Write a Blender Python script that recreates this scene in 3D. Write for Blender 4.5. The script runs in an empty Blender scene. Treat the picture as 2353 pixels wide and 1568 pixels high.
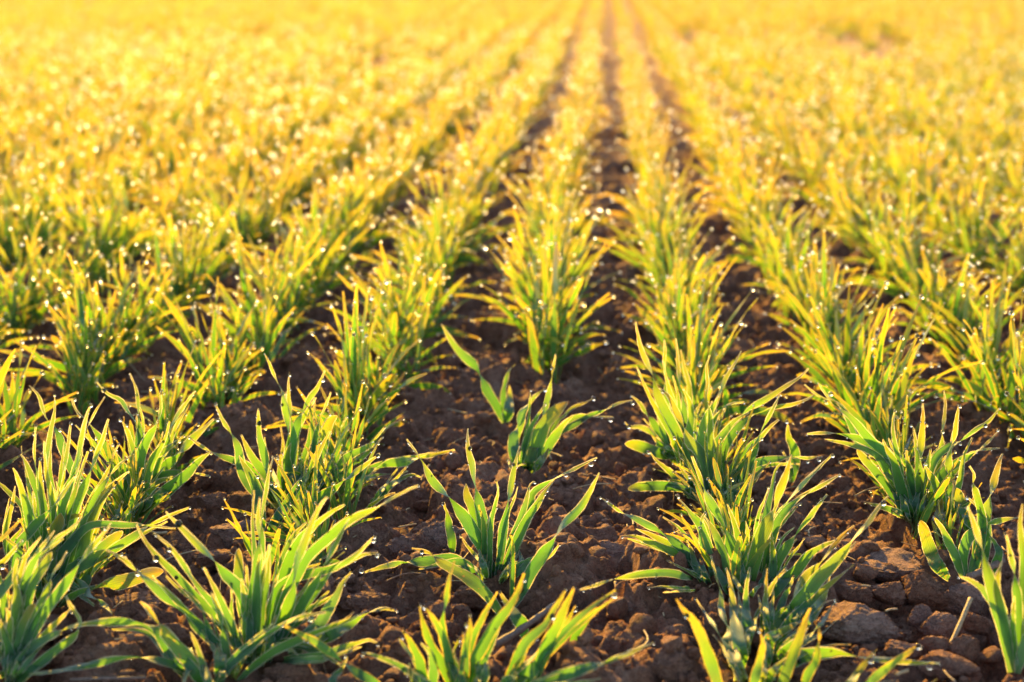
import bpy, bmesh, math
import numpy as np
from mathutils import Vector
sc = bpy.context.scene
C = bpy.data.collections.new('field'); sc.collection.children.link(C)
FOCUS, FSTOP = 0.84, 7.2
SUN_EL, SUN_AZ, SUN_E, SUN_C = 20.0, -21.0, 4.6, (1.0, .565, .06)
SKY, EXPO, CLAMP, AIR, DUST = .118, 1.78, 14.0, 1.0, 0.6
# ---------------------------------------------------------------- traced foreground plants
# every leaf: crop, widest width, flags, points from the tip to the base (n = the blade turns edge-on there)
# flags: b blunt tip, c comes towards the viewer, r rear, y yellow, f frosted pale, d dull dark green, o spotted
PLANTS = [
 dict(name='P1', crop='B2', base=(2170,690), label='neat small wheat plant alone in the middle row, in sharpest focus, leaves splayed wide', leaves='''
B2 125 - 1405,-611 1520,-441n 1640,-230 1800,-75n 1900,60 2040,290 2130,480 2175,660
B2 110 - 1950,-706 1955,-520 1990,-380 2020,-200n 2050,-50 2080,100 2110,300 2140,660
B2 80 br 1935,-211 1945,-100 2000,30 2120,500 2150,640
B2 60 c 2050,-20 2090,130 2100,290 2105,500 2120,660
B3 70 - 870,-446 720,-370 540,-280n 420,-220 290,-120 270,0 180,150 60,400 -20,660
B3 80 f 300,-230 265,-190 240,-80 200,60 100,330 0,660
B3 95 - 495,-255 400,-140 330,-20 240,110 140,320 40,560 -20,680
B3 92 - 175,-550 150,-450 115,-290 85,-130 60,10n 30,200 10,400 -30,680
B3 40 - 160,-185 120,-60 60,100 -20,500 -40,670
B2 110 - 1030,580 1250,520 1370,500n 1520,490 1700,470 1830,470 1900,510 1980,590 2070,660
B3 110 f 535,330 450,430 300,480 150,560 60,640 0,690
B2 52 - 2205,-245 2225,-150 2190,0 2160,150 2150,400 2150,670
B2 50 - 1885,255 1950,350 2010,420 2080,500 2130,660
B2 70 f 2050,380 2075,470 2100,560 2110,660
B3 60 f 140,360 185,420 180,500 120,520 40,600 0,690
'''),
 dict(name='P1b', crop='B3', base=(120,960), label='few-leaved wheat plant with one long raised leaf, just in front of the sharp middle plant', leaves='''
B3 125 - 890,-311 820,-170 720,0 560,160 500,250n 430,350 370,450 280,580 200,760 110,900
B3 45 c 95,240 115,330 115,550 110,700 100,870
B2 120 o 1450,370 1590,405n 1700,490 1900,600 2060,720 2160,830 2250,960
B3 150 - 0,755 60,870 140,980 200,1080 240,1190
'''),
 dict(name='PS1', crop='B2', base=(1815,430), label='single upright broad wheat leaf beside the grey clod, behind the sharp middle plant', leaves='''
B2 100 - 1735,-45 1770,60 1785,160 1810,300 1815,430
'''),
 dict(name='P2', crop='B2', base=(1950,1740), label='blurred golden-edged wheat plant cut by the bottom edge, in front of the middle row', leaves='''
B2 75 c 1830,480 1785,640 1760,800 1730,940n 1720,1050 1740,1200 1790,1400 1850,1650
B2 100 c 1520,870 1550,1030 1600,1170 1680,1330 1740,1450 1830,1700
B2 90 c 1560,890 1630,980 1690,1080 1740,1200 1790,1400 1850,1700
B2 100 c 1370,1100 1450,1230 1510,1350 1540,1480 1600,1720
B2 95 c 1970,960 1970,1100 1930,1300 1920,1500 1920,1700
B2 75 c 2220,760 2130,900 2060,1040 1990,1180 1930,1400 1900,1650
B2 110 c 2455,590 2400,760 2320,900 2200,1050 2100,1220 2000,1400 1920,1680
B2 100 c 2830,730 2760,860 2700,960 2640,1060 2480,1200 2400,1350 2330,1500 2260,1720
B2 130 c 2905,715 2820,900 2760,1050 2700,1150 2640,1300 2560,1480 2420,1720
B2 90 c 3280,745 3150,830 2980,960 2850,1080 2700,1230 2600,1350 2500,1500 2380,1720
B2 45 c 2920,880 2840,1020 2760,1130 2680,1260 2500,1600
B2 150 - 2660,1230 2600,1380 2480,1500 2340,1650
B2 75 - 1000,1300 1150,1340 1300,1400 1430,1480 1600,1600 1750,1720
B2 100 f 1330,1180 1420,1290 1500,1400 1650,1680
B2 90 f 1530,1220 1620,1310 1640,1450 1650,1700
B3 110 h 1380,1215 1200,1290 1020,1360n 800,1430 600,1500 380,1570 150,1700
B2 50 c 1915,1120 1910,1300 1890,1500 1900,1700
B2 40 c 1875,1165 1830,1300 1800,1420 1820,1680
B2 50 cy 1430,1400 1450,1560 1520,1740
B2 45 c 2625,1085 2560,1180 2480,1260 2420,1400 2300,1660
B2 55 c 2440,1335 2380,1420 2320,1540 2200,1720
B2 100 f 2110,1380 2100,1500 2000,1720
B2 95 - 1750,1150 1780,1300 1850,1480 1900,1700
B2 85 - 2260,1000 2180,1180 2080,1400 1980,1700
B2 90 r 1820,1210 1900,1230 2000,1300 2100,1450 2080,1680
B2 100 - 2420,1480 2300,1560 2150,1700
'''),
 dict(name='P3', crop='B1', base=(2250,1420), label='large many-leaved wheat clump at the front, left of the sharp middle plant', leaves='''
B1 90 - 1220,145 1300,300 1400,430 1540,570 1660,700 1800,850 1950,970 2070,1150 2200,1380
B1 122 - 1485,40 1620,180 1760,320 1880,430 1930,490n 2020,600 2150,740 2210,900 2260,1350
B1 70 - 1375,230 1500,330 1600,450 1690,590 1760,700n 1900,850 2050,1050 2200,1380
B1 112 - 950,380 1100,460 1230,570n 1350,680 1480,800 1590,900n 1700,1000 1850,1150 1950,1260 2120,1430
B1 70 - 1830,540 1900,680 1960,800 2030,950 2110,1150 2190,1400
B1 85 - 1890,760 1950,900 1980,1050n 2010,1200 2040,1380 2080,1568
B1 70 - 1640,730 1740,830 1830,960n 1880,1130 1950,1280 2060,1480
B1 85 brd 2135,370 2140,500 2140,650 2170,900 2230,1250
B1 120 - 2325,-91 2315,100 2325,300n 2300,560 2270,800 2250,1050 2250,1400
B1 70 r 2450,-451 2410,-310 2380,-110 2350,90n 2345,300 2340,700 2330,1150
B1 120 - 2930,-95 2860,0 2790,150 2720,340 2650,500 2635,610n 2610,760 2560,950 2440,1200 2330,1420
B1 100 - 3125,100 3060,230 2980,380 2900,530n 2850,630 2770,760 2680,900 2560,1100 2400,1380
B1 90 - 3355,260 3240,380 3120,480 2990,560n 2890,670 2800,780 2710,900 2590,1050 2420,1340
B1 100 d 3390,410 3240,430 3090,500 2940,560 2740,600 2590,660 2490,750 2400,1000 2360,1250
B1 130 f 3150,580 3070,680 3020,780 2940,920 2860,1050 2770,1150 2590,1350
B1 60 - 3040,750 2890,850 2740,920 2660,980 2500,1120 2400,1350
B1 95 - 2920,940 2800,960 2650,1000 2540,1050n 2400,1120 2240,1250 2080,1390 1950,1550 1880,1700
B1 80 - 3280,930 3140,1000 2990,1060 2780,1140 2640,1200 2440,1300 2240,1450 2090,1620
B1 120 - 3550,930 3420,905 3290,950n 3140,1040 2990,1130 2840,1190 2650,1300
B1 100 f 3390,1225 3300,1190 3190,1220 3040,1270 2890,1340 2670,1360 2540,1370
B1 80 - 3070,1430 2960,1360 2820,1290 2670,1230 2520,1220 2400,1350
B1 60 c 2400,1205 2300,1230 2230,1280 2150,1400 2080,1568
B1 80 b 2550,690 2510,820 2480,960 2420,1300
B1 110 - 2720,760 2640,850 2560,960 2500,1080 2400,1380
B1 35 - 2070,680 2080,800 2075,950 2150,1300
B1 95 brd 1970,1265 1970,1400 1980,1600
B1 80 - 1700,1120 1760,1230 1810,1400 1870,1568 1950,1720
B1 100 - 260,1495 450,1480 650,1440 900,1390 1120,1345n 1300,1350 1500,1400 1680,1460 1760,1520 1850,1660
B1 130 o 1255,845 1330,910 1400,1020n 1480,1130 1600,1270 1700,1380 1760,1480 1850,1660
B1 110 - 640,1080 740,1050 900,1030 1100,1025 1300,1050n 1400,1100 1480,1230 1550,1360 1700,1570
B1 110 - 3750,-196 3640,-150 3530,-90n 3390,-10 3240,60 3090,140 2960,260 2830,370 2700,520 2520,900 2400,1300
B1 110 d 3090,-26 2990,30 2890,100 2810,170 2690,290 2560,560 2450,1100
B1 100 - 2160,640 2180,760 2200,900n 2210,1050 2230,1400
B1 70 b 2690,890 2620,930 2560,1000 2500,1100 2420,1380
B1 75 c 1590,1700 1640,1580 1700,1420 1705,1300
B1 100 - 2330,420 2310,560 2300,760 2290,1000 2280,1380
B1 90 - 2420,330 2400,500 2380,700 2350,900 2310,1380
'''),
 dict(name='P5', crop='B2', base=(1250,1730), label='wheat plant below the frame, its long leaf crossing the large left-hand clump', leaves='''
B2 105 c 290,1050 420,1120 560,1190 700,1290 830,1390n 950,1480 1100,1568 1250,1720
B2 70 - 870,1340 820,1450 740,1568 900,1740
'''),
 dict(name='P6', crop='B1', base=(150,1560), label='dense dark-green wheat clump in the bottom left corner, leaves looping over soil', leaves='''
B1 90 - 590,795 630,880 680,950 715,1010n 700,1090 620,1190 500,1280 350,1400 200,1540 130,1640
B1 90 f 700,1030 620,1080n 520,1120 400,1180 300,1240 230,1340 150,1470 60,1600
B1 112 - 1000,140 900,270 800,380 720,480n 640,600 540,750 440,870 380,960 300,1100 200,1300 100,1560
B1 90 - 600,400 530,520 470,600n 420,750 360,880 310,1010 200,1300 120,1560
B1 80 - 730,90 640,190 520,270 420,350n 340,420 250,600 150,900 80,1450
B1 112 f 490,210 420,300 330,400n 230,500 100,650 0,760 -150,920 -220,1350
B1 150 f 450,1020 300,1060 180,1130 80,1220 0,1300 -150,1480
B1 110 bd 460,400 400,520 330,620 270,720 200,1000 150,1450
B1 70 bo 320,520 260,620 230,720 200,900 140,1500
B1 65 y 200,290 120,390 30,490 -60,600 -100,1200
B1 60 cy 240,680 150,760 60,840 -40,930 -150,1100
B1 60 cy 205,100 120,180 30,270 -60,400 -120,1200
B1 100 - 60,900 90,1050 60,1250 80,1550
B1 120 b 310,860 260,980 210,1120 120,1560
B1 110 - 160,450 130,620 150,800 140,1050 100,1500
B1 90 d 220,780 190,950 160,1150 100,1560
B1 100 - 0,1000 40,1150 80,1300 80,1600
B1 60 - 290,1180 230,1280 160,1400 100,1600
B1 80 - -40,520 20,700 40,900 60,1300
'''),
 dict(name='P6b', crop='B1', base=(480,900), label='tall wheat clump with upright yellow-tipped leaves at the left, behind the corner clump', leaves='''
B1 90 f 1010,955 940,880 860,820n 790,780 720,690 630,620n 540,720 470,900
B1 122 bo 1465,570 1350,590 1200,640 1050,680 900,710n 800,740 650,770 530,880
B1 120 bd 1000,405 880,440 750,500 650,560 500,660 430,880
B1 100 b 1100,215 1000,300 880,400 800,550n 770,650 700,860
B1 80 - 1575,190 1430,175n 1280,160 1100,160 900,150 780,180 700,250 600,400 480,850
B1 100 - 1700,0 1560,60 1420,120n 1340,160 1230,240 1100,320 980,380n 850,500 760,650 680,860
B1 112 - 1050,-226 960,-120 850,10n 760,120 700,240 600,370 520,480 430,700 400,900
B1 100 - 680,-291 590,-160 470,0n 360,110 260,230 170,340 150,600 200,900
B1 120 by 540,50 520,150 480,260 430,640 420,880
B1 70 b 730,60 620,90 560,130 480,350 420,850
B1 100 d 250,50 270,200 300,400 330,700 380,880
T1 85 - 490,410 490,550 450,750 430,900 420,1050n 440,1200 480,1400 480,1650 430,2250
T1 60 - 320,680 310,850 310,1020n 350,1200 400,1650 400,2200
T1 90 - 635,650 610,850 590,1000 570,1150n 540,1400 500,1700 430,2250
T1 95 - 810,500 760,650 720,850 690,1000n 640,1150 560,1400 500,1750 450,2250
T1 75 - 940,420 850,560 790,680n 730,850 700,990 650,1150 600,1400 500,2200
T1 100 - 970,620 920,800 870,920 820,1050n 740,1250 680,1400 600,1700 500,2250
T1 55 y 1065,840 1010,950n 960,1090 900,1200 800,1400 650,1750 530,2250
T1 110 - 1165,950 1080,1020 1020,1080n 950,1180 860,1320 800,1450 700,1700 560,2250
T1 130 d 185,935 250,1050 310,1200 360,1350 400,1700 400,2250
T1 120 d 115,1060 160,1150 210,1300 250,1450 320,1750 380,2250
T1 90 d 360,975 360,1100 370,1250 400,1450 430,1750 430,2250
T1 40 - 195,860 200,960 220,1050 280,1400 350,2200
T1 65 y 135,1220 110,1380 80,1500 50,1700 180,2150
T1 90 - -60,1150 60,1260 180,1380 230,1500 330,2100
T1 110 y 1155,1085 1080,1150 1000,1220 930,1300 800,1600 600,2250
T1 90 - 500,1180 530,1300 520,1500 480,1900 440,2250
T1 100 d 680,1230 640,1320 600,1420 560,1600 480,2250
'''),
 dict(name='P7', crop='T1', base=(1230,1480), label='wheat clump with broad dark leaves arching right, second row left of the middle row', leaves='''
T1 110 - 1915,620 1830,700 1700,820 1590,940n 1500,1030 1430,1110 1330,1300
T1 120 d 1890,910 1780,1000 1680,1110 1570,1200 1450,1300 1350,1390 1250,1480
T1 100 - 1650,770 1560,840 1450,920 1340,990n 1230,1080 1150,1200 1130,1450
T1 100 - 1440,390 1440,520 1420,620n 1350,750 1290,870 1250,1000 1250,1200 1240,1460
T1 60 y 1160,210 1220,350 1240,500 1240,600n 1260,800 1260,1050 1240,1420
T1 70 y 1750,365 1650,500 1580,600 1530,700n 1480,850 1400,1000 1300,1350
T1 110 d 1430,1200 1350,1260 1250,1350 1150,1450 1060,1560
T1 80 f 1080,1370 1050,1450 990,1560
T1 70 - 1880,1130 1750,1110n 1600,1100 1450,1120 1320,1170 1240,1350
T1 60 o 1600,1165 1500,1160 1420,1185 1320,1300 1250,1450
T1 90 - 260,320 340,400 380,520 420,620n 520,750 560,880 700,1150 1050,1500
T1 95 - 640,440 690,560 770,620n 870,750 950,870 1050,1000 1110,1080 1180,1300 1200,1460
T1 90 f 1210,880 1180,980 1160,1080 1200,1250 1220,1470
T1 80 - 1090,630 1140,730 1180,850 1210,1000 1220,1400
T1 80 - 1520,640 1490,760 1430,880 1360,1000 1290,1250 1250,1470
T1 60 y 1230,570 1220,650 1230,740n 1250,900 1240,1400
T1 90 - 1250,1050 1260,1180 1240,1300 1220,1480
T1 70 - 870,290 960,390 1080,450 1140,540 1210,640n 1240,800 1230,1400
'''),
 dict(name='P8', crop='T2', base=(330,1330), label='spreading wheat clump whose long leaf reaches right towards the sharp middle plant', leaves='''
T2 90 - -310,490 -240,640 -180,740n -110,870 -90,1000 -60,1130 20,1260 150,1400
T2 80 - -560,770 -460,850 -360,910n -240,960 -120,1000 0,1060 120,1200 250,1360
T2 90 - 75,525 75,680 85,780 130,950 160,1100n 190,1250 240,1400
T2 85 y 130,30 190,160 250,300n 290,380 310,480 330,650 345,770n 330,900 330,1050 310,1300
T2 70 - 350,230 345,350 350,500 370,650n 390,800 360,1050 340,1320
T2 100 - 670,185 610,330 540,430 480,540n 430,650 390,800 360,1000 340,1320
T2 60 - 725,380 690,470 650,580n 610,680 590,780 560,1000 480,1300
T2 112 - 715,730 650,850 590,960 520,1100n 450,1220 370,1340 290,1450 220,1550 150,1700
T2 70 - 870,600 820,700n 790,850 770,980 680,1150 500,1330
T2 90 by 780,590 720,640 680,740 640,900 520,1300
T2 60 - 1190,780 1110,870 1000,970 900,1050n 780,1150 650,1220 500,1340
T2 100 - 1165,930 1050,1020 950,1090 830,1180n 760,1240 600,1340 480,1430 350,1540 260,1650
T2 100 - 1835,895 1700,930 1560,960n 1400,1000 1250,1020 1150,1060n 1000,1130 880,1220 800,1290
T2 50 - 1410,1040 1330,1130 1250,1220 1150,1330 1070,1410
T2 70 - 1530,1140 1450,1120 1350,1160 1250,1230 1100,1390
T2 60 d 1265,1115 1150,1120 1000,1180 880,1290
T2 80 - 1210,690 1140,780n 1050,870 950,920 850,980 780,1080 600,1330
T2 100 - -80,760 0,930 60,1020 130,1100 200,1250 280,1400
T2 130 - -100,950 0,1120 60,1250 90,1450 100,1650
T2 110 d 370,830 330,950 340,1080 330,1200 320,1330
T2 85 d 470,980 440,1080 420,1180 380,1330
T2 70 - 640,960 650,1050 620,1150 520,1330
T2 60 y 290,920 270,1000 270,1120 300,1330
T2 90 - 860,970 760,1060 660,1150 560,1240 430,1350
T2 85 f 500,1010 460,1100 430,1200 400,1330
T2 80 - 560,1180 550,1270 520,1360
'''),
 dict(name='P10', crop='T3', base=(45,650), label='tiny wheat seedling with one tall bent leaf and one short silvery leaf', leaves='''
T2 110 - 1718,-231 1790,-100 1870,10 1990,120 2055,220n 2130,380 2200,490 2280,650
T3 100 f 80,320 90,420 75,550 55,650
T3 60 - 140,130 80,190 50,300 30,420 45,650
'''),
 dict(name='P11', crop='T3', base=(220,1095), label='small pale wheat clump leaning right, alone on bare soil behind the sharp middle plant', leaves='''
T3 70 y 500,40 480,150 465,260n 440,380 410,500 370,650n 300,900 230,1090
T3 110 f 390,360 330,400 260,480n 200,560 190,620 160,700n 120,800 120,950 165,1085
T3 45 - 270,365 265,480 260,600 240,720 220,850 200,1080
T3 55 - 405,490 340,590 280,690 240,800 200,950 185,1080
T3 130 by 610,465 530,530 440,620 370,730 330,880 260,1095
T3 120 - 650,590 560,680 480,790 400,900 310,1000 220,1095
T3 50 y 840,440 740,480 640,530 580,590 500,660 340,980
T3 65 - 1190,455 1060,480 960,530n 880,560 780,600 650,680 530,750 400,950 300,1085
T3 60 - 1015,605 880,600n 760,590 660,610 560,680 450,850 310,1080
T3 30 - 75,985 90,1050 120,1090
T3 90 f 350,680 300,720 270,790 250,900 220,1080
T3 80 y 440,880 400,950 340,1030 300,1090
'''),
 dict(name='P12', crop='B4', base=(60,800), label='big glossy wheat clump right of the middle row, broad ribbed leaves rising rightward', leaves='''
B3 100 - 900,-91 970,-35 1100,50n 1230,110 1380,190 1420,220n 1500,270 1620,360 1700,450 1760,570 1850,720
B3 95 - 1095,260 1200,260 1330,310 1450,360 1570,410 1670,440 1760,550 1860,710
B3 80 h 710,740 850,700 1000,650n 1200,610 1380,590 1530,590 1650,620 1760,670 1850,720
B3 34 d 1335,720 1450,712 1600,722 1780,730
B3 80 od 1670,295 1720,400 1750,520 1800,620 1880,725
B3 45 - 1620,335 1680,440 1750,550 1850,690
B3 110 d 1580,-100 1650,-20 1720,80 1790,160 1850,350 1930,720
B3 80 f 1590,220 1700,260 1790,330 1830,450 1920,710
B3 110 f 1840,40 1800,150n 1830,330 1890,480 1940,620 1970,750
B3 122 - 1720,-461 1770,-330 1810,-230n 1870,-80 1930,30 1990,140n 2030,240 2090,400 2150,560 2180,770
B3 120 f 1840,80 1900,180 1960,300 2000,450 2040,770
B4 140 y 375,-471 330,-320 270,-150 228,-10n 160,140 90,300 40,480 10,620 -20,850
B4 80 - 740,-476 640,-380 540,-280 430,-160 340,-60n 250,100 180,300 110,500 60,760
B4 85 - 810,-296 700,-230 580,-160 490,-105n 400,-40 310,40 230,170 150,450 80,780
B4 100 - 690,-116 600,0 530,100 440,210n 380,290 300,400 230,530 200,650 120,830
B4 130 y 1240,-101 1150,0 1060,140 950,250n 880,340 800,440 700,550 600,650 530,740 430,850 330,1000 180,1250
B4 140 y 930,165 840,240 760,330 690,420n 600,540 500,640 430,740 370,860n 320,920 240,1050 190,1160 100,1400
B4 120 d 760,300 650,350 520,430 420,560 320,650 240,740 150,900
B4 40 - 485,280 420,370 360,450 310,530 250,640 150,850
B4 70 f 390,610 360,700n 310,800 260,930 230,1050
B4 110 f 720,600 680,740 640,830 570,930 480,1080
B3 140 f 2025,545 2050,620 2080,780 2090,900 2120,1100 2150,1300 2180,1600
B3 110 f 1890,430 1930,600n 1980,760 1980,900 2030,1060n 2060,1250 2110,1580
B3 100 - 2240,540 2210,700 2200,880 2210,1050 2220,1320
B4 75 - 190,200 200,350 210,480 200,650 200,840
B4 60 y 150,550 145,700 140,850 150,1000 160,1250
B4 55 y 320,555 240,640 170,750 130,860 100,1150
B4 45 - 210,740 200,880 190,1000 170,1200
B4 100 - 100,870 50,1000 0,1150 -40,1330
B4 130 od 470,1010 380,1060 260,1130 170,1200 120,1450
B4 80 - 770,830 680,850 600,930 530,1030 430,1120 300,1230 180,1400
B4 80 y 765,840 710,930 650,1030 620,1060n 530,1150 400,1250 180,1480
B4 130 - 1700,1400 1500,1395 1350,1380 1150,1360 990,1345n 850,1310 700,1300 550,1320 440,1340 300,1450 150,1600
B4 50 - 440,-35 380,40 300,130 220,240 140,600 80,800
B4 45 - 165,-170 120,-50 80,60 40,300 20,800
B4 110 - 560,700 500,830 440,930 380,1020 280,1150
B4 90 - 60,300 40,420 60,560 50,800
B4 80 - 520,1090 430,1180 300,1280 180,1420
B4 130 - 340,1340 250,1420 180,1500 80,1640
B4 95 - 130,1130 130,1280 110,1420 90,1620
B3 75 - 1750,810 1820,920 1900,1030 1960,1130n 2040,1250 2090,1360 2150,1480 2200,1640
B3 70 y 1910,1140 1980,1230 2050,1350 2100,1450 2180,1640
B4 90 - 290,-400 230,-330 200,-180 150,50 90,400 50,800
B3 70 f 2130,400 2160,520 2190,650 2220,850
B3 80 f 2200,120 2215,280 2180,480 2170,800
'''),
 dict(name='P12b', crop='T3', base=(1700,1300), label='leafy wheat clump whose low yellow-tipped leaf points left, behind the big glossy clump', leaves='''
T3 98 y 1214,-250 1260,-20 1320,120 1370,240n 1400,360 1450,490 1530,640 1590,760 1640,900 1680,1260
T3 110 y 1430,340 1520,430 1580,560 1640,690n 1690,820 1760,880 1820,980 1860,1100 1870,1250 1850,1390
T3 100 - 1640,350 1700,470 1715,600 1700,720 1680,900 1690,1260
T3 60 y 1470,-100 1480,0 1470,120 1495,250n 1490,350 1500,700 1560,940
T3 65 y 1575,-100 1590,50 1600,200 1615,340n 1640,450 1660,700 1690,1230
T3 60 y 1620,0 1650,150 1690,300 1700,430 1690,600 1680,1000
T3 70 - 1180,410 1260,490 1310,580n 1370,650 1420,730 1470,800 1560,945
T3 80 f 1115,650 1170,690 1240,690 1320,720 1390,780n 1420,850 1490,920 1560,950
T3 100 b 1120,840 1200,850 1300,880 1400,920 1480,945 1580,955
T3 75 - 1345,920 1410,1000 1480,1060 1560,1130 1640,1220 1700,1290 1800,1370
T3 82 b 1150,1250 1280,1225 1420,1220 1550,1225 1650,1240 1740,1290 1820,1380
T3 65 - 1590,910 1660,990 1720,1070 1780,1170 1830,1300 1850,1400
T3 75 - 1600,1020 1650,1110 1720,1190 1800,1290 1860,1400
T3 110 d 1740,730 1800,790 1850,900 1870,1050 1870,1350
T3 100 f 1430,500 1430,600 1480,750 1530,850 1610,1000
T3 60 f 1810,470 1770,530 1740,640 1720,900
T3 90 - 1560,700 1600,820 1640,950 1680,1270
T3 90 d 1640,1000 1660,1100 1690,1200 1720,1300
'''),
 dict(name='P12c', crop='T3', base=(1990,1390), label='wheat clump with gold-edged leaves sweeping right, just behind the lone short broad leaf', leaves='''
T3 80 - 1900,740 1920,860 1945,980n 1945,1080 1930,1200 1920,1370
T3 60 - 2130,910 2110,1000n 2100,1130 2080,1250 2040,1390
T3 90 - 2260,840 2200,1000 2150,1090 2080,1220 2000,1390
T3 80 y 2160,10 2100,130 2020,260 1960,400n 1900,520 1840,640 1800,780 1800,1000 1860,1380
T3 60 y 1880,50 1850,150 1860,300 1850,430n 1880,600 1890,1000 1920,1380
T3 50 - 2190,470 2080,480 1990,530n 1900,700 1880,1100
T3 90 - 2230,560 2100,640 2000,760 1930,860 1900,1050 1930,1380
T3 70 y 2000,300 1960,420 1900,560 1840,720 1850,1100
T3 60 y 2180,690 2090,730 2030,800 1950,950 1930,1300
T3 80 y 2765,165 2680,250 2540,340 2420,420 2300,490 2200,560n 2100,680 2000,850 1960,1300
T3 80 y 2810,405 2740,450 2620,490 2480,515 2350,560n 2240,600 2100,740 2000,950 1970,1350
T3 65 - 2515,400 2460,500 2390,640 2340,740n 2290,880 2240,1020 2080,1390
T3 72 - 2495,625 2410,700 2330,790 2230,880 2100,1120 2020,1390
T3 82 - 2885,950 2760,972 2640,960n 2520,975 2390,990 2270,1030 2150,1150 2030,1390
T3 50 y 2280,800 2280,920 2250,1060 2120,1400
T3 110 f 2040,1050 2080,1120 2060,1220 2010,1380
T3 100 d 1980,900 1960,1050 1960,1200 1970,1390
T3 100 - 2160,1230 2120,1290 2060,1350 2000,1420
T3 80 - 2100,1000 2060,1150 2020,1300 1990,1400
'''),
 dict(name='PS2', crop='T4', base=(360,1180), label='lone short broad wheat leaf standing on soil between the two right-hand clumps', leaves='''
T4 110 - 340,670 345,780 390,880 400,960 380,1100 360,1180
T4 60 d 290,910 330,980 360,1080 360,1180
'''),
 dict(name='P13', crop='B4', base=(100,1800), label='blurred amber wheat plant rising from the bottom edge, in front of the big glossy clump', leaves='''
B4 90 cy 90,1100 110,1250 80,1400 40,1568 20,1780
B4 110 cy 540,905 490,1030 440,1180 380,1350 320,1500 250,1760
B4 80 cy 620,1080 620,1200n 590,1380 520,1500 430,1760
B3 115 cy 1580,820 1650,930 1730,1010 1800,1150 1850,1280 1900,1420 1960,1600 2040,1780
'''),
 dict(name='P14', crop='B4', base=(820,1790), label='two blurred orange-edged wheat leaves poking up from the bottom edge before the pale clods', leaves='''
B4 95 cy 1140,1270 1050,1370 970,1480 890,1600 830,1780
B4 90 cy 1520,1230 1390,1320 1250,1420 1150,1500 1050,1600 900,1780
B4 60 cy 1680,1540 1600,1600 1480,1720 1300,1800
'''),
 dict(name='P15', crop='T4', base=(1470,1545), label='full wheat clump with one long leaf reaching left below the round seed leaves', leaves='''
T4 100 - 510,755 650,745 800,750n 900,770 1030,820 1130,870 1220,930 1280,1020 1330,1200 1400,1510
T4 90 - 610,290 660,370 720,460n 790,530 870,580 960,670 1030,760 1120,850 1200,900 1280,1020 1380,1450
T4 60 - 490,310 580,390 680,440n 820,510 1000,900 1250,1300
T4 70 bd 960,890 1010,960 1080,1040 1150,1120 1280,1300 1400,1510
T4 70 f 1050,950 1150,960 1240,1000 1290,1060 1330,1200 1420,1510
T4 70 f 1110,1110 1190,1100 1270,1150 1330,1230 1380,1400 1430,1530
T4 110 - 1190,800 1230,900 1290,1000 1330,1150 1370,1300 1410,1450 1440,1560
T4 90 y 1550,480 1550,600 1540,750 1525,900 1525,1010n 1525,1150 1520,1300 1510,1450 1500,1550
T4 70 - 1240,790 1280,880 1350,940n 1380,1000 1430,1060 1460,1200 1480,1530
T4 60 y 1735,360 1750,480 1740,620 1720,740n 1710,900 1650,1150 1560,1500
T4 90 y 1870,490 1850,620 1830,780 1790,900n 1780,1020 1795,1150n 1790,1300 1790,1450 1800,1650
T4 110 o 1560,1020 1600,1100 1650,1180 1700,1290 1740,1400 1770,1620
T4 80 - 2240,520 2150,630 2060,690 1950,770n 1880,820 1780,870 1650,1000 1560,1300 1520,1530
T4 100 - 2240,880 2150,890 2050,900n 1950,960 1850,1020 1730,1100 1650,1250 1560,1520
T4 60 y 2235,720 2150,810 2070,880n 1900,1000 1700,1300 1600,1520
T4 110 bo 1840,1240 1880,1350 1920,1470 1960,1640
T4 70 d 1030,1365 1150,1400 1280,1440 1420,1510
T4 60 byo 1720,1325 1700,1420 1690,1530 1720,1650
T4 60 - 1300,550 1280,650 1290,800 1350,1100 1420,1520
T4 90 - 1400,900 1420,1050 1450,1250 1470,1530
T4 80 - 1620,880 1600,1000 1560,1150 1530,1350 1510,1540
T4 100 d 1180,1130 1240,1200 1310,1290 1360,1400 1420,1530
T4 60 - 1460,690 1480,800 1500,950 1500,1200 1490,1530
'''),
 dict(name='P16', crop='B4', base=(1900,620), label='wheat plant with a yellow-blotched leaf leaning over the large flat clod', leaves='''
B4 110 bo 1530,115 1570,250 1620,400 1680,520 1780,640
B4 90 - 1645,85 1720,190 1770,300 1830,420 1880,560 1910,625
B4 110 - 2400,90 2240,120 2120,160n 2020,220 1950,280 1910,400 1920,520 1940,620
B4 130 y 2260,-481 2220,-360 2180,-210 2150,-110n 2100,100 2050,350 1980,620
B4 90 o 1965,-366 2010,-291n 2000,-211 2030,-110 2080,150 2020,610
B4 80 f 1950,-90 2040,0 2110,100 2130,250 2060,600
B4 100 - 2060,-20 2080,120 2110,280 2080,600
B4 80 d 2150,260 2200,330 2230,430 2150,620
'''),
 dict(name='P17', crop='B4', base=(2380,1480), label='wheat plant at the right edge with a twisted golden leaf crossing a frosted pale leaf', leaves='''
B4 130 y 1950,-10 2000,120 2050,280 2090,400n 2120,520 2150,650 2190,780 2230,950 2280,1120 2340,1480
B4 100 f 1870,620 1960,650 2060,710 2130,790 2220,950 2330,1400
B4 110 - 2440,-30 2420,150 2440,350 2460,600 2400,1450
B4 90 - 2290,230 2330,400 2370,600n 2400,900 2390,1450
B4 60 - 2369,792 2355,1000 2360,1200 2385,1480
B4 110 f 2520,1000 2450,1250 2395,1490
B4 100 - 2260,480 2220,620 2215,760 2260,950 2350,1450
'''),
]
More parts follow.
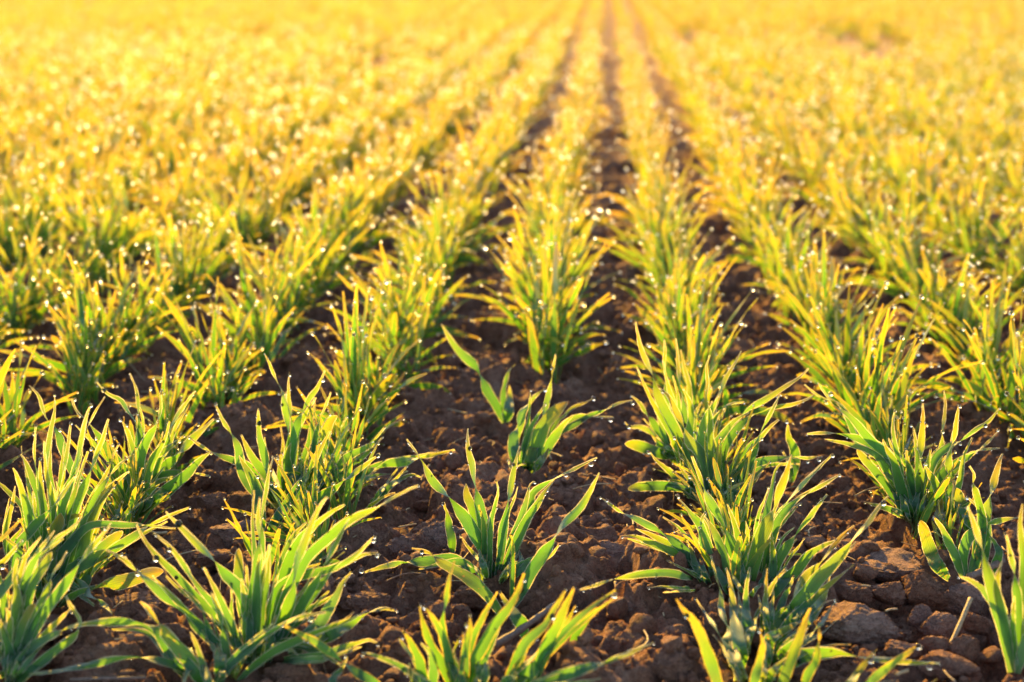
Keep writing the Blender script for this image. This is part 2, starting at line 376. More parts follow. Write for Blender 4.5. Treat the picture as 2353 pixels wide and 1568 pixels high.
DROPS = {
'B1':'500,215,22 740,105,15 710,150,14 945,190,18 1600,150,35 1400,460,30 1520,380,22 1120,455,18 1090,425,14 1235,590,28 645,940,14 225,1247,15 425,1535,42 175,770,30 208,700,15 1398,250,14 1822,545,12 1645,735,12 195,360,16 585,840,14 20,530,28 1580,632,20 1460,860,12',
'B2':'1105,300,20 550,190,18 1140,435,17 1000,568,24 800,762,16 545,1000,28 222,690,20 1310,925,18 1145,1230,18 1010,1320,16 855,1335,18 1605,1075,22 1565,905,18 1525,880,16 1385,1120,18 1940,1060,18 1880,1190,15 1365,1170,16 152,1210,12 1885,258,12 1540,400,20 300,1055,12 1065,10,12 328,322,16 358,375,16',
'B3':'95,245,12 218,655,15 190,745,20 1022,790,26 470,980,28 602,942,22 672,920,17 250,1130,16 148,1210,14 115,1288,15 710,740,7 748,750,10 1620,330,11 1672,972,25 1560,220,9 1690,290,8',
'B4':'228,70,20 272,82,10 70,118,13 875,225,12 482,282,10 325,555,13 165,562,11 85,1105,24 488,1110,20 435,1375,26 1085,1372,30 1510,1248,28 1105,1310,15 558,1205,24 1610,1430,28 350,945,15 760,832,12 205,490,12 182,475,12 1645,85,8 1540,230,8 65,1250,15',
'T1':'490,410,12 635,660,16 815,503,17 320,682,13 360,980,15 180,1090,22 675,1135,17 1040,1190,18 1065,845,11 680,790,16 930,365,22 1395,195,18 1225,405,14 1440,393,14 1520,558,17 1610,822,15 1570,842,11 1935,487,15 1950,630,16 1135,680,14 1075,632,14 1465,825,14 1280,797,14 2065,1162,16 2025,1178,14 1570,1200,16 315,437,17 1880,310,22 2055,408,16 1695,790,12 845,1110,12 1150,1095,10',
'T2':'85,660,22 1100,905,24 1145,950,20 1970,885,20 1355,1357,18 1385,1340,12 1800,920,15 1680,605,18 1568,327,18 655,275,17 355,230,14 295,392,16 285,492,16 620,490,17 945,430,15 560,240,14 205,965,14 265,805,14 445,965,14 255,975,12 1420,838,10 1730,1380,16 970,1000,18 1225,288,13 1870,290,15 1995,210,13 872,603,10 1190,785,10 960,760,18',
'T3':'815,1025,22 590,1125,16 850,985,11 990,628,20 740,630,13 838,438,20 1190,478,17 1178,415,12 1155,690,20 1205,735,14 1330,920,16 1590,1315,22 960,1352,13 1720,952,9 1595,940,14 312,1190,13 120,1030,18 405,490,12 465,165,15 405,362,16 900,215,20 275,365,10 70,985,12 2060,1095,22 2130,915,13 1460,378,16 1840,1470,10 1945,1495,10',
'T4':'1195,1375,26 740,950,18 620,985,18 518,1003,15 430,1035,20 803,1127,13 640,1340,13 450,1387,11 165,1238,11 725,515,18 330,648,15 287,912,12 1300,547,15 1545,447,14 1880,510,15 1800,605,18 1725,735,17 2110,680,18 2225,722,15 1880,905,13 1885,845,12 1945,1330,18 1945,1412,15 1050,950,16 1575,1025,16 1125,1120,12 2210,1275,10 1445,682,12',
}
# clods of earth lying loose: crop, centre of the foot, width, height, roundness, label
CLODS = [
 ('B4',1270,640,720,330,0.15,1.3,'large flat-topped pale clod of earth under the yellow-blotched leaf'),
 ('B4',970,1150,680,320,0.5,1.35,'big pale rough clod of earth beside the big glossy clump'),
 ('B4',1535,1040,260,220,0.5,1.2,'grey rounded clod of earth between the big pale clod and the upright straw'),
 ('B4',1590,830,430,330,0.4,.8,'dark hollow clod of earth wedged against the right end of the flat-topped clod'),
 ('B4',1205,820,290,240,0.6,.9,'brown clod of earth leaning on the front of the flat-topped clod'),
 ('B4',930,840,290,210,0.6,.95,'crumbly clod of earth filling the gap behind the big pale clod'),
 ('B4',1960,910,340,290,0.4,1.05,'grey clod of earth beneath the frosted pale leaf at the right edge'),
 ('B4',1720,1130,340,230,0.6,1.1,'low crumbly clod of earth at the left foot of the upright straw'),
 ('B4',1650,1280,240,190,0.6,.9,'round brown clod of earth in front of the upright straw'),
 ('B4',1930,1320,260,220,0.6,1.0,'brown clod of earth just right of the foot of the upright straw'),
 ('B4',2050,1100,240,210,0.6,.85,'dark clod of earth behind the upper end of the upright straw'),
 ('B4',1800,1500,420,260,0.6,.85,'broad dark clod of earth behind the drop-tipped horizontal leaf, lower right'),
 ('B4',1370,1330,300,190,0.6,.85,'dark crumbly clod of earth below the big pale clod'),
 ('B2',1640,430,480,400,0.35,1.15,'big pointed grey clod of earth behind the single upright broad leaf'),
 ('B2',1390,420,290,190,0.6,1.1,'small pale clod of earth before the big pointed grey clod'),
 ('B2',1990,900,480,260,0.7,.9,'dark mound of earth under the arching spotted leaf of the middle plant'),
 ('B3',930,500,370,270,0.4,1.15,'forked brown clod of earth on open soil right of the middle plant'),
 ('B3',470,720,330,260,0.6,1.05,'rounded clod of earth at the right foot of the sharp middle plant'),
 ('B3',310,900,300,180,0.6,1.0,'crumbly clod of earth behind the brown woody stick'),
 ('B3',1150,990,250,210,0.5,1.15,'pointed pale clod of earth in the open soil between middle row and right clump'),
 ('B3',1130,1200,290,190,0.6,1.0,'cracked clod of earth in front of the pointed pale clod'),
 ('B3',1510,1600,380,420,0.45,.95,'tall reddish clod of earth at the tip of the low horizontal leaf'),
 ('B3',1690,1250,150,120,0.7,1.0,'small round clod of earth left of the blurred amber leaf'),
 ('B3',1290,1500,260,210,0.6,.85,'dark clod of earth under the low horizontal leaf'),
 ('B3',760,1640,300,150,0.6,.8,'dark lump of earth under the base half of the low horizontal leaf'),
 ('B1',2080,340,400,330,0.3,1.15,'angular brown clod of earth behind the left front clump'),
 ('B1',1190,960,520,190,0.5,.95,'long low clod of earth under the curled frosted leaf, left'),
 ('B1',1340,1290,540,280,0.6,.85,'wide dark clod of earth under the long horizontal leaf, left'),
 ('B1',960,1320,330,260,0.6,.8,'dark clod of earth inside the loop of left corner leaves'),
 ('B1',470,1150,330,220,0.6,.85,'clod of earth at the right foot of the left corner clump'),
 ('B1',1900,520,360,190,0.6,1.0,'flat crumbled clod of earth below the angular brown clod'),
 ('B2',370,1590,440,240,0.6,.7,'dark clod of earth at the bottom edge under the left front clump'),
 ('B2',1020,920,380,220,0.6,.95,'broad crumbly clod of earth right of the left front clump'),
 ('B2',1160,1290,260,190,0.6,.85,'dark clod of earth above the low leaf with a drop at its tip'),
 ('T3',1420,1190,340,250,0.5,.95,'blurred rounded clod of earth at the left foot of the right-hand clump'),
 ('T1',1010,190,280,230,0.7,1.0,'blurred round clod of earth far left between two rows'),
 ('T1',930,860,300,190,0.7,.9,'blurred brown clod of earth behind the tall left clump'),
 ('T1',1900,1420,300,180,0.6,.9,'blurred brown clod of earth left of the angular brown clod'),
]
# ---------------------------------------------------------------- camera
FMM, SENS, W0, H0 = 50.0, 36.0, 4096.0, 2730.0
CAM_H = 0.345
FPX = FMM / SENS * W0
YH, XV = -113 * 1.741, 1395 * 1.741          # horizon row and vanishing column of the drill rows
PITCH = math.atan((H0 / 2 - YH) / FPX)
YAW = math.atan((XV - W0 / 2) / (FPX / math.cos(PITCH)))  # camera turned left of the rows
cam_d = bpy.data.cameras.new('camera'); cam = bpy.data.objects.new('camera', cam_d); C.objects.link(cam)
cam.location = (0, 0, CAM_H); cam.rotation_euler = (math.pi / 2 - PITCH, 0, YAW)
cam_d.lens, cam_d.sensor_width, cam_d.clip_start, cam_d.clip_end = FMM, SENS, 0.02, 2000
cam_d.dof.use_dof = True; cam_d.dof.focus_distance = FOCUS; cam_d.dof.aperture_fstop = FSTOP
sc.camera = cam
Rm = np.array(cam.rotation_euler.to_matrix()); EYE = np.array((0, 0, CAM_H))
RIGHT, UP, FWD = Rm[:, 0], Rm[:, 1], -Rm[:, 2]
ORG = {f'{r}{c + 1}': (1000 * c, y) for r, y in (('B', 2030), ('T', 1400)) for c in range(4)}
def src(crop, p):
    o = ORG[crop]; return np.array((o[0] + p[0] * .446429, o[1] + p[1] * .446429))
def ray(s):                                            # direction with unit depth along the view axis
    return FWD + RIGHT * ((s[0] - W0 / 2) / FPX) + UP * ((H0 / 2 - s[1]) / FPX)
def on_ground(s, z=0.0):
    d = ray(s); k = (z - CAM_H) / d[2]; return EYE + d * k, k
def to_px(P):
    q = P - EYE; d = q @ FWD
    return np.stack((W0 / 2 + (q @ RIGHT) / d * FPX, H0 / 2 - (q @ UP) / d * FPX), -1), d

# ---------------------------------------------------------------- noise
def hsh(ix, iy, iz, seed):
    h = (ix.astype(np.int64) * 374761393 + iy.astype(np.int64) * 668265263 + iz.astype(np.int64) * 2147483647 + seed * 974711) & 0xffffffff
    h = ((h ^ (h >> 13)) * 1274126177) & 0xffffffff
    h = ((h ^ (h >> 16)) * 2246822519) & 0xffffffff
    return ((h ^ (h >> 15)) & 0xffffff) / float(0xffffff)
def vnoise(p, seed=0):
    i = np.floor(p).astype(np.int64); f = p - i; f = f * f * (3 - 2 * f); r = 0
    for dx in (0, 1):
        for dy in (0, 1):
            for dz in (0, 1):
                w = (f[:, 0] if dx else 1 - f[:, 0]) * (f[:, 1] if dy else 1 - f[:, 1]) * (f[:, 2] if dz else 1 - f[:, 2])
                r = r + w * hsh(i[:, 0] + dx, i[:, 1] + dy, i[:, 2] + dz, seed)
    return r * 2 - 1
def fbm(p, o=4, seed=0, ridge=False):
    a, s, r = 1, 0, 0
    for k in range(o):
        n = vnoise(p * 2.03 ** k + k * 17.3, seed + k)
        r = r + a * ((1 - abs(n)) * 2 - 1 if ridge else n); s += a; a *= .5
    return r / s
def domes(x, y, cell, seed, fill=.85):                 # crumb structure: overlapping irregular domes
    gx, gy = np.floor(x / cell).astype(np.int64), np.floor(y / cell).astype(np.int64); best = np.zeros_like(x); z = np.zeros_like(gx)
    for dx in (-1, 0, 1):
        for dy in (-1, 0, 1):
            cx, cy = gx + dx, gy + dy
            px = (cx + hsh(cx, cy, z, seed)) * cell; py = (cy + hsh(cx, cy, z, seed + 1)) * cell
            R = cell * (.35 + .6 * hsh(cx, cy, z, seed + 2)); on = hsh(cx, cy, z, seed + 3) < fill
            el = .6 + .8 * hsh(cx, cy, z, seed + 4)
            th = 6.283 * hsh(cx, cy, z, seed + 6); cs, sn = np.cos(th), np.sin(th); ex = (x - px) * cs + (y - py) * sn; ey = (y - py) * cs - (x - px) * sn
            q = (np.abs(ex * el / R) ** 2.7 + np.abs(ey / el / R) ** 2.7) ** (1 / 2.7)
            tx = (hsh(cx, cy, z, seed + 7) - .5) * .9; ty = (hsh(cx, cy, z, seed + 8) - .5) * .9
            h = np.where(on & (q < 1), R * np.maximum(0, 1 - q) ** .42 * (.42 + .5 * hsh(cx, cy, z, seed + 5)) * (1 + tx * ex / R + ty * ey / R), 0)
            best = np.maximum(best, h)
    return best

# ---------------------------------------------------------------- mesh plumbing
def mesh(name, v, faces, mats, mi=None, attrs=None, smooth=True):
    me = bpy.data.meshes.new(name); v = np.asarray(v, dtype=np.float32); faces = np.asarray(faces, dtype=np.int32); n, k = faces.shape
    me.vertices.add(len(v)); me.vertices.foreach_set('co', v.ravel())
    me.loops.add(n * k); me.loops.foreach_set('vertex_index', faces.ravel())
    me.polygons.add(n); me.polygons.foreach_set('loop_start', np.arange(0, n * k, k, dtype=np.int32))
    if hasattr(me.polygons[0], 'loop_total'):
        try: me.polygons.foreach_set('loop_total', np.full(n, k, dtype=np.int32))
        except Exception: pass
    me.polygons.foreach_set('use_smooth', np.full(n, bool(smooth)))
    for m in mats: me.materials.append(m)
    if mi is not None: me.polygons.foreach_set('material_index', np.asarray(mi, dtype=np.int32))
    for a, val in (attrs or {}).items():
        me.attributes.new(a, 'FLOAT', 'POINT').data.foreach_set('value', np.asarray(val, dtype=np.float32))
    me.update(calc_edges=True)
    return me
def link(name, me, parent=None, loc=None):
    o = bpy.data.objects.new(name, me); C.objects.link(o)
    if parent is not None: o.parent = parent
    if loc is not None: o.location = loc
    return o
def tag(o, label=None, cat=None, group=None, kind=None):
    for k, v in (('label', label), ('category', cat), ('group', group), ('kind', kind)):
        if v: o[k] = v
    return o
def ico(sub):
    bm = bmesh.new(); bmesh.ops.create_icosphere(bm, subdivisions=sub, radius=1)
    bm.verts.ensure_lookup_table(); v = np.array([q.co for q in bm.verts]); f = np.array([[q.index for q in p.verts] for p in bm.faces]); bm.free(); return v, f

# ---------------------------------------------------------------- materials
def new_mat(name):
    m = bpy.data.materials.new(name); m.use_nodes = True; nt = m.node_tree; nt.nodes.clear()
    return m, nt, nt.nodes.new('ShaderNodeOutputMaterial')
class NT:
    def __init__(s, nt): s.nt = nt
    def n(s, t, ins=None, **kw):
        q = s.nt.nodes.new(t)
        for k, v in kw.items(): setattr(q, k, v)
        for k, v in (ins or {}).items():
            i = q.inputs[k]
            if hasattr(v, 'bl_rna') or isinstance(v, bpy.types.NodeSocket): s.nt.links.new(v, i)
            else: i.default_value = v
        return q
    def attr(s, a): return s.n('ShaderNodeAttribute', attribute_name=a).outputs['Fac']
    def math(s, op, a, b=0.0, c=0.0): return s.n('ShaderNodeMath', {0: a, 1: b, 2: c}, operation=op).outputs[0]
    def ramp(s, f, stops):
        r = s.n('ShaderNodeValToRGB', {0: f}); e = r.color_ramp.elements
        while len(e) < len(stops): e.new(.5)
        for q, (p, c) in zip(e, stops): q.position = p; q.color = (*c, 1)
        return r.outputs[0]
    def mix(s, f, a, b):
        q = s.n('ShaderNodeMix', data_type='RGBA'); 
        for i, v in ((0, f), (6, a), (7, b)):
            if isinstance(v, bpy.types.NodeSocket): s.nt.links.new(v, q.inputs[i])
            else: q.inputs[i].default_value = v if i == 0 else (*v, 1)
        return q.outputs[2]

def leaf_material(name):
    m, nt, out = new_mat(name); k = NT(nt)
    u, v, tone, age, dull = (k.attr(a) for a in ('across', 'along', 'tone', 'age', 'bloom'))
    geo = k.n('ShaderNodeNewGeometry').outputs['Position']
    # long fine ribs, a stronger midrib
    wob = k.n('ShaderNodeTexNoise', {'Vector': geo, 'Scale': 60.0, 'Detail': 2.0}).outputs['Fac']
    ribs = k.math('SINE', k.math('MULTIPLY', k.math('ADD', u, k.math('MULTIPLY', wob, .05)), 21.0))
    rib = k.math('MULTIPLY_ADD', ribs, .5, .5)
    mid = k.math('SUBTRACT', 1.0, k.math('MINIMUM', k.math('MULTIPLY', k.math('ABSOLUTE', u), 9.0), 1.0))
    big = k.n('ShaderNodeTexNoise', {'Vector': geo, 'Scale': 45.0, 'Detail': 3.0}).outputs['Fac']
    yellow_glow = k.math('ADD', k.math('MULTIPLY', k.math('POWER', v, 2.6), .68), k.math('MULTIPLY', tone, .35))  # yellowing by tone and age, plus backlit gold painted towards the tip
    yellow_glow = k.math('ADD', yellow_glow, k.math('MULTIPLY', k.math('SUBTRACT', big, .5), .5))
    yellow_glow = k.math('ADD', yellow_glow, k.math('MULTIPLY', age, .15))
    dif = k.ramp(yellow_glow, [(0.0, (.020, .110, .030)), (.32, (.038, .150, .026)), (.62, (.12, .17, .016)), (.95, (.30, .17, .02))])
    tra = k.ramp(yellow_glow, [(0.0, (.095, .32, .020)), (.32, (.20, .43, .012)), (.62, (.44, .45, .008)), (.95, (.72, .38, .008))])
    base = k.math('SUBTRACT', 1.0, k.math('MINIMUM', k.math('MULTIPLY', v, 9.0), 1.0))
    dif = k.mix(k.math('MULTIPLY', base, .28), dif, (.26, .27, .15)); tra = k.mix(k.math('MULTIPLY', base, .3), tra, (.34, .36, .12))
    dif = k.mix(k.math('MULTIPLY', rib, .32), dif, (.02, .06, .015))
    tra = k.mix(k.math('MULTIPLY', rib, .38), tra, (.10, .20, .008))
    tra = k.mix(k.math('MULTIPLY', mid, .45), tra, (.12, .24, .02))
    dif = k.mix(k.math('MULTIPLY', mid, .3), dif, (.10, .18, .07))
    # rust specks and small brown wounds on older leaves
    vor = k.n('ShaderNodeTexVoronoi', {'Vector': geo, 'Scale': 420.0, 'Randomness': 1.0})
    sp = k.math('LESS_THAN', vor.outputs['Distance'], k.math('MULTIPLY_ADD', age, .26, .05))
    pick = k.math('GREATER_THAN', k.n('ShaderNodeTexNoise', {'Vector': geo, 'Scale': 110.0, 'Detail': 1.0}).outputs['Fac'], k.math('MULTIPLY_ADD', age, -.2, .66))
    sp = k.math('MULTIPLY', sp, pick)
    dif = k.mix(sp, dif, (.22, .17, .03)); tra = k.mix(sp, tra, (.5, .36, .02))
    wound = k.math('GREATER_THAN', k.n('ShaderNodeTexNoise', {'Vector': geo, 'Scale': 170.0, 'Detail': 2.0}).outputs['Fac'], .76)
    dif = k.mix(wound, dif, (.03, .025, .01)); tra = k.mix(wound, tra, (.02, .02, .004))
    # waxy bluish bloom with minute dew
    dew = k.n('ShaderNodeTexNoise', {'Vector': geo, 'Scale': 1900.0, 'Detail': 2.0, 'Roughness': .8}).outputs['Fac']
    dewf = k.math('MULTIPLY', k.math('SMOOTHSTEP', dew, .5, .68) if False else k.math('GREATER_THAN', dew, .62), k.math('MULTIPLY_ADD', dull, .22, .08))
    dif = k.mix(k.math('MULTIPLY_ADD', dull, .30, .04), dif, (.24, .33, .27))
    dif = k.mix(dewf, dif, (.55, .6, .55))
    bump = k.n('ShaderNodeBump', {'Height': k.math('ADD', k.math('MULTIPLY', rib, .5), k.math('MULTIPLY', dew, .5)), 'Strength': .35, 'Distance': .0004}).outputs[0]
    d = k.n('ShaderNodeBsdfDiffuse', {'Color': dif, 'Normal': bump}).outputs[0]
    t = k.n('ShaderNodeBsdfTranslucent', {'Color': tra, 'Normal': bump}).outputs[0]
    a = k.n('ShaderNodeMixShader', {0: .60, 1: d, 2: t}).outputs[0]
    g = k.n('ShaderNodeBsdfGlossy', {'Color': (.95, .97, 1, 1), 'Roughness': .54, 'Normal': bump}).outputs[0]
    fr = k.n('ShaderNodeFresnel', {'IOR': 1.42, 'Normal': bump}).outputs[0]
    s = k.n('ShaderNodeMixShader', {0: k.math('MINIMUM', k.math('MULTIPLY', fr, .5), .13), 1: a, 2: g}).outputs[0]
    nt.links.new(s, out.inputs[0]); return m
def fringe_material(name, c1=(.60, .36, .03), c2=(.90, .66, .07), dc=(.36, .40, .22), rc=(1, .74, .22)):                              # beaded film of dew and hairs along the blade margins
    m, nt, out = new_mat(name); k = NT(nt)
    geo = k.n('ShaderNodeNewGeometry').outputs['Position']
    n = k.n('ShaderNodeTexNoise', {'Vector': geo, 'Scale': 1500.0, 'Detail': 1.0}).outputs['Fac']
    col = k.ramp(n, [(.3, c1), (.6, c2)])
    t = k.n('ShaderNodeBsdfTranslucent', {'Color': col}).outputs[0]
    d = k.n('ShaderNodeBsdfDiffuse', {'Color': (*dc, 1)}).outputs[0]
    a = k.n('ShaderNodeMixShader', {0: .72, 1: d, 2: t}).outputs[0]
    r = k.n('ShaderNodeBsdfRefraction', {'Color': (*rc, 1), 'Roughness': .55, 'IOR': 1.2}).outputs[0]
    s = k.n('ShaderNodeMixShader', {0: .28, 1: a, 2: r}).outputs[0]
    nt.links.new(s, out.inputs[0]); return m
def dew_material(name, rough):
    m, nt, out = new_mat(name); k = NT(nt)
    s = k.n('ShaderNodeBsdfGlass', {'Color': (1, 1, 1, 1), 'Roughness': rough, 'IOR': 1.333}).outputs[0]
    nt.links.new(s, out.inputs[0]); return m
def soil_material(name, seed=0.0, pale=0.0):
    m, nt, out = new_mat(name); k = NT(nt)
    geo = k.n('ShaderNodeVectorMath', {0: k.n('ShaderNodeNewGeometry').outputs['Position'], 1: (seed, seed * 1.7, seed * .3)}, operation='ADD').outputs[0]
    a = k.n('ShaderNodeTexNoise', {'Vector': geo, 'Scale': 28.0, 'Detail': 6.0, 'Roughness': .65}).outputs['Fac']
    b = k.n('ShaderNodeTexNoise', {'Vector': geo, 'Scale': 230.0, 'Detail': 8.0, 'Roughness': .78, 'Distortion': .6}).outputs['Fac']
    f = k.math('ADD', k.math('MULTIPLY', a, .5), k.math('MULTIPLY', b, .5))
    p = pale * .085
    col = k.ramp(f, [(.34, (.090 + p, .030 + p, .016 + p)), (.45, (.29 + p, .120 + p, .066 + p)), (.56, (.42 + p, .200 + p, .118 + p)), (.70, (.56 + p, .36 + p, .25 + p))])
    h2 = k.n('ShaderNodeTexNoise', {'Vector': geo, 'Scale': 620.0, 'Detail': 6.0, 'Roughness': .8}).outputs['Fac']
    h3 = k.math('ABSOLUTE', k.math('SUBTRACT', k.n('ShaderNodeTexNoise', {'Vector': geo, 'Scale': 150.0, 'Detail': 5.0, 'Roughness': .7}).outputs['Fac'], .5))
    h = k.math('ADD', k.math('ADD', b, k.math('MULTIPLY', h2, .6)), k.math('MULTIPLY', h3, -2.2))
    pit_shade = k.math('LESS_THAN', h3, .014)  # shadow of small pits painted into the soil colour
    col = k.mix(k.math('MULTIPLY', pit_shade, .55), col, (.025, .012, .008))
    bump = k.n('ShaderNodeBump', {'Height': h, 'Strength': 1.0, 'Distance': .0055}).outputs[0]
    s = k.n('ShaderNodeBsdfPrincipled', {'Base Color': col, 'Roughness': .82, 'Normal': bump, 'Specular IOR Level': .3}).outputs[0]
    nt.links.new(s, out.inputs[0]); return m
def straw_material(name, c1, c2, scale=(300, 300, 18)):
    m, nt, out = new_mat(name); k = NT(nt)
    co = k.n('ShaderNodeTexCoord').outputs['Object']
    co = k.n('ShaderNodeMapping', {'Vector': co, 'Scale': scale}).outputs[0]
    n = k.n('ShaderNodeTexNoise', {'Vector': co, 'Scale': 4.0, 'Detail': 4.0, 'Roughness': .7}).outputs['Fac']
    col = k.ramp(n, [(.3, c1), (.7, c2)])
    bump = k.n('ShaderNodeBump', {'Height': n, 'Strength': .6, 'Distance': .0008}).outputs[0]
    s = k.n('ShaderNodeBsdfPrincipled', {'Base Color': col, 'Roughness': .6, 'Normal': bump}).outputs[0]
    nt.links.new(s, out.inputs[0]); return m
M_LEAF, M_FRINGE = leaf_material('wheat_leaf'), fringe_material('dew_fringe')
M_SILVER = fringe_material('silver_dew_fringe', (.62, .50, .16), (.90, .84, .50), (.48, .54, .46), (1, .92, .7))
M_DEW, M_DEWF = dew_material('dew_water', .10), dew_material('dew_water_small', .31)
M_SOIL, M_CLOD, M_CLODP = soil_material('ploughed_soil'), soil_material('clod_soil', 3.0, .25), soil_material('pale_clod_soil', 7.0, 1.0)
M_STRAW = straw_material('dry_straw', (.22, .13, .06), (.50, .36, .20))
M_STICK = straw_material('weathered_stick', (.06, .03, .02), (.26, .16, .11))
M_ROOT = straw_material('rootlet', (.12, .05, .025), (.25, .12, .06))

# ---------------------------------------------------------------- leaves
def catmull(P, n):
    P = np.asarray(P, float)
    if len(P) < 3: P = np.vstack((P[0], P.mean(0), P[-1]))
    Q = np.vstack((2 * P[0] - P[1], P, 2 * P[-1] - P[-2])); out = []
    for i in range(len(P) - 1):
        a, b, c, d = Q[i:i + 4]
        for t in np.arange(0, 1, .1): out.append(.5 * (2 * b + (c - a) * t + (2 * a - 5 * b + 4 * c - d) * t * t + (3 * b - a - 3 * c + d) * t ** 3))
    out.append(P[-1]); out = np.array(out)
    s = np.r_[0, np.cumsum(np.linalg.norm(np.diff(out, axis=0), axis=1))]; q = np.linspace(0, s[-1], n + 1)
    return np.stack([np.interp(q, s, out[:, i]) for i in range(3)], -1), s[-1]
def unit(a): return a / np.maximum(np.linalg.norm(a, axis=-1, keepdims=True), 1e-9)
def blade(P, width, rng, face, nodes=(), blunt=False, N=22, K=4, fringe=.00030, tone=0., age=0., bloom=0., roll=0.):
    """one twisted grass blade as vertex and face arrays; FACE: the way its broad side looks where it is not twisted"""
    c, L = catmull(P, N); t = np.linspace(0, 1, N + 1); T = unit(np.gradient(c, axis=0))
    F = np.broadcast_to(face, T.shape) if np.ndim(face) == 1 else face
    Wd = unit(np.cross(T, F)); Nn = unit(np.cross(Wd, T))
    ns = sorted(nodes); kx, ky = [], []
    if ns:
        sg = 1 if rng.random() < .5 else -1; b = [0] + ns + [1]
        for i in range(len(b) - 1):
            lo, hi = b[i], b[i + 1]; g = min(.14, .38 * (hi - lo)); w1, w2 = rng.uniform(-22, 10), rng.uniform(-10, 22)
            kx += [lo + (g if i else 0), hi - (g if i < len(ns) else 0)]; ky += [sg * (180 * i + w1), sg * (180 * i + w2)]
    else: kx += [0, .5, 1.0]; ky += [roll, roll + rng.uniform(-15, 15), roll + rng.uniform(-40, 40)]
    fi = np.radians(np.interp(t, kx, ky))[:, None]
    Wt = np.cos(fi) * Wd + np.sin(fi) * Nn; Nt = np.cos(fi) * Nn - np.sin(fi) * Wd
    f = (.42 + .58 * np.clip(t / .38, 0, 1) ** .9)
    f = f * ((1 - t ** 9) ** .6 if blunt else (1 - t ** 2.4) ** .95)
    for q in ns: f = f * (1 - .45 * np.exp(-((t - q) / .07) ** 2))   # a blade is pinched where it turns
    hw = np.maximum(width * .5 * f, .00025 * (1 - .6 * t))
    hw = hw * (1 + .05 * np.sin(t * 23 + rng.uniform(0, 6)))
    us = np.linspace(-1, 1, K + 1); cols = us.tolist(); off = [0.0] * len(cols)
    if fringe: cols = [-1] + cols + [1]; off = [-1] + off + [1]
    V = []; A = []
    wav = rng.uniform(0, 6)
    for uu, oo in zip(cols, off):
        e = hw * uu + (oo * fringe * rng.uniform(.35, 1.7, N + 1) if oo else 0)
        keel = (abs(uu) * .26 - .1) * hw + (abs(uu) ** 2) * .0005 * np.sin(t * 17 + wav + uu)
        V.append(c + Wt * e[:, None] + Nt * keel[:, None]); A.append(np.full(N + 1, uu))
    V = np.stack(V, 1); m = len(cols); A = np.stack(A, 1)
    i = np.arange(N)[:, None] * m + np.arange(m - 1)[None]; fc = np.stack((i, i + 1, i + m + 1, i + m), -1).reshape(-1, 4)
    mi = np.zeros((N, m - 1), int)
    if fringe: mi[:, 0] = 1; mi[:, -1] = 1
    nv = V.shape[0] * m
    at = {'across': A.ravel(), 'along': np.repeat(t, m), 'tone': np.full(nv, tone), 'age': np.full(nv, age), 'bloom': np.full(nv, bloom)}
    return V.reshape(-1, 3), fc, mi.ravel(), at, c
def join(parts):
    V, Fc, Mi, At, o = [], [], [], {}, 0
    for v, f, m, a in parts:
        V.append(v); Fc.append(f + o); Mi.append(m); o += len(v)
        for k_, x in a.items(): At.setdefault(k_, []).append(x)
    return np.concatenate(V), np.concatenate(Fc), np.concatenate(Mi), {k_: np.concatenate(x) for k_, x in At.items()}
dv, df = ico(3)
dv = dv.copy(); tz = np.clip(dv[:, 2], 0, 1); dv[:, :2] *= (1 - .28 * tz ** 2)[:, None]; dv[:, 2] *= np.where(dv[:, 2] > 0, 1.18, .95)
DROP = mesh('dew_drop', dv, df, [M_DEW])
BEAD = mesh('dew_bead', *ico(2), [M_DEWF])

def place_drop(leaf, origin, p, r, me=None):
    o = bpy.data.objects.new('dew_drop', me or DROP); C.objects.link(o); o.parent = leaf
    o.location = p - origin; o.scale = (r, r, r); return o

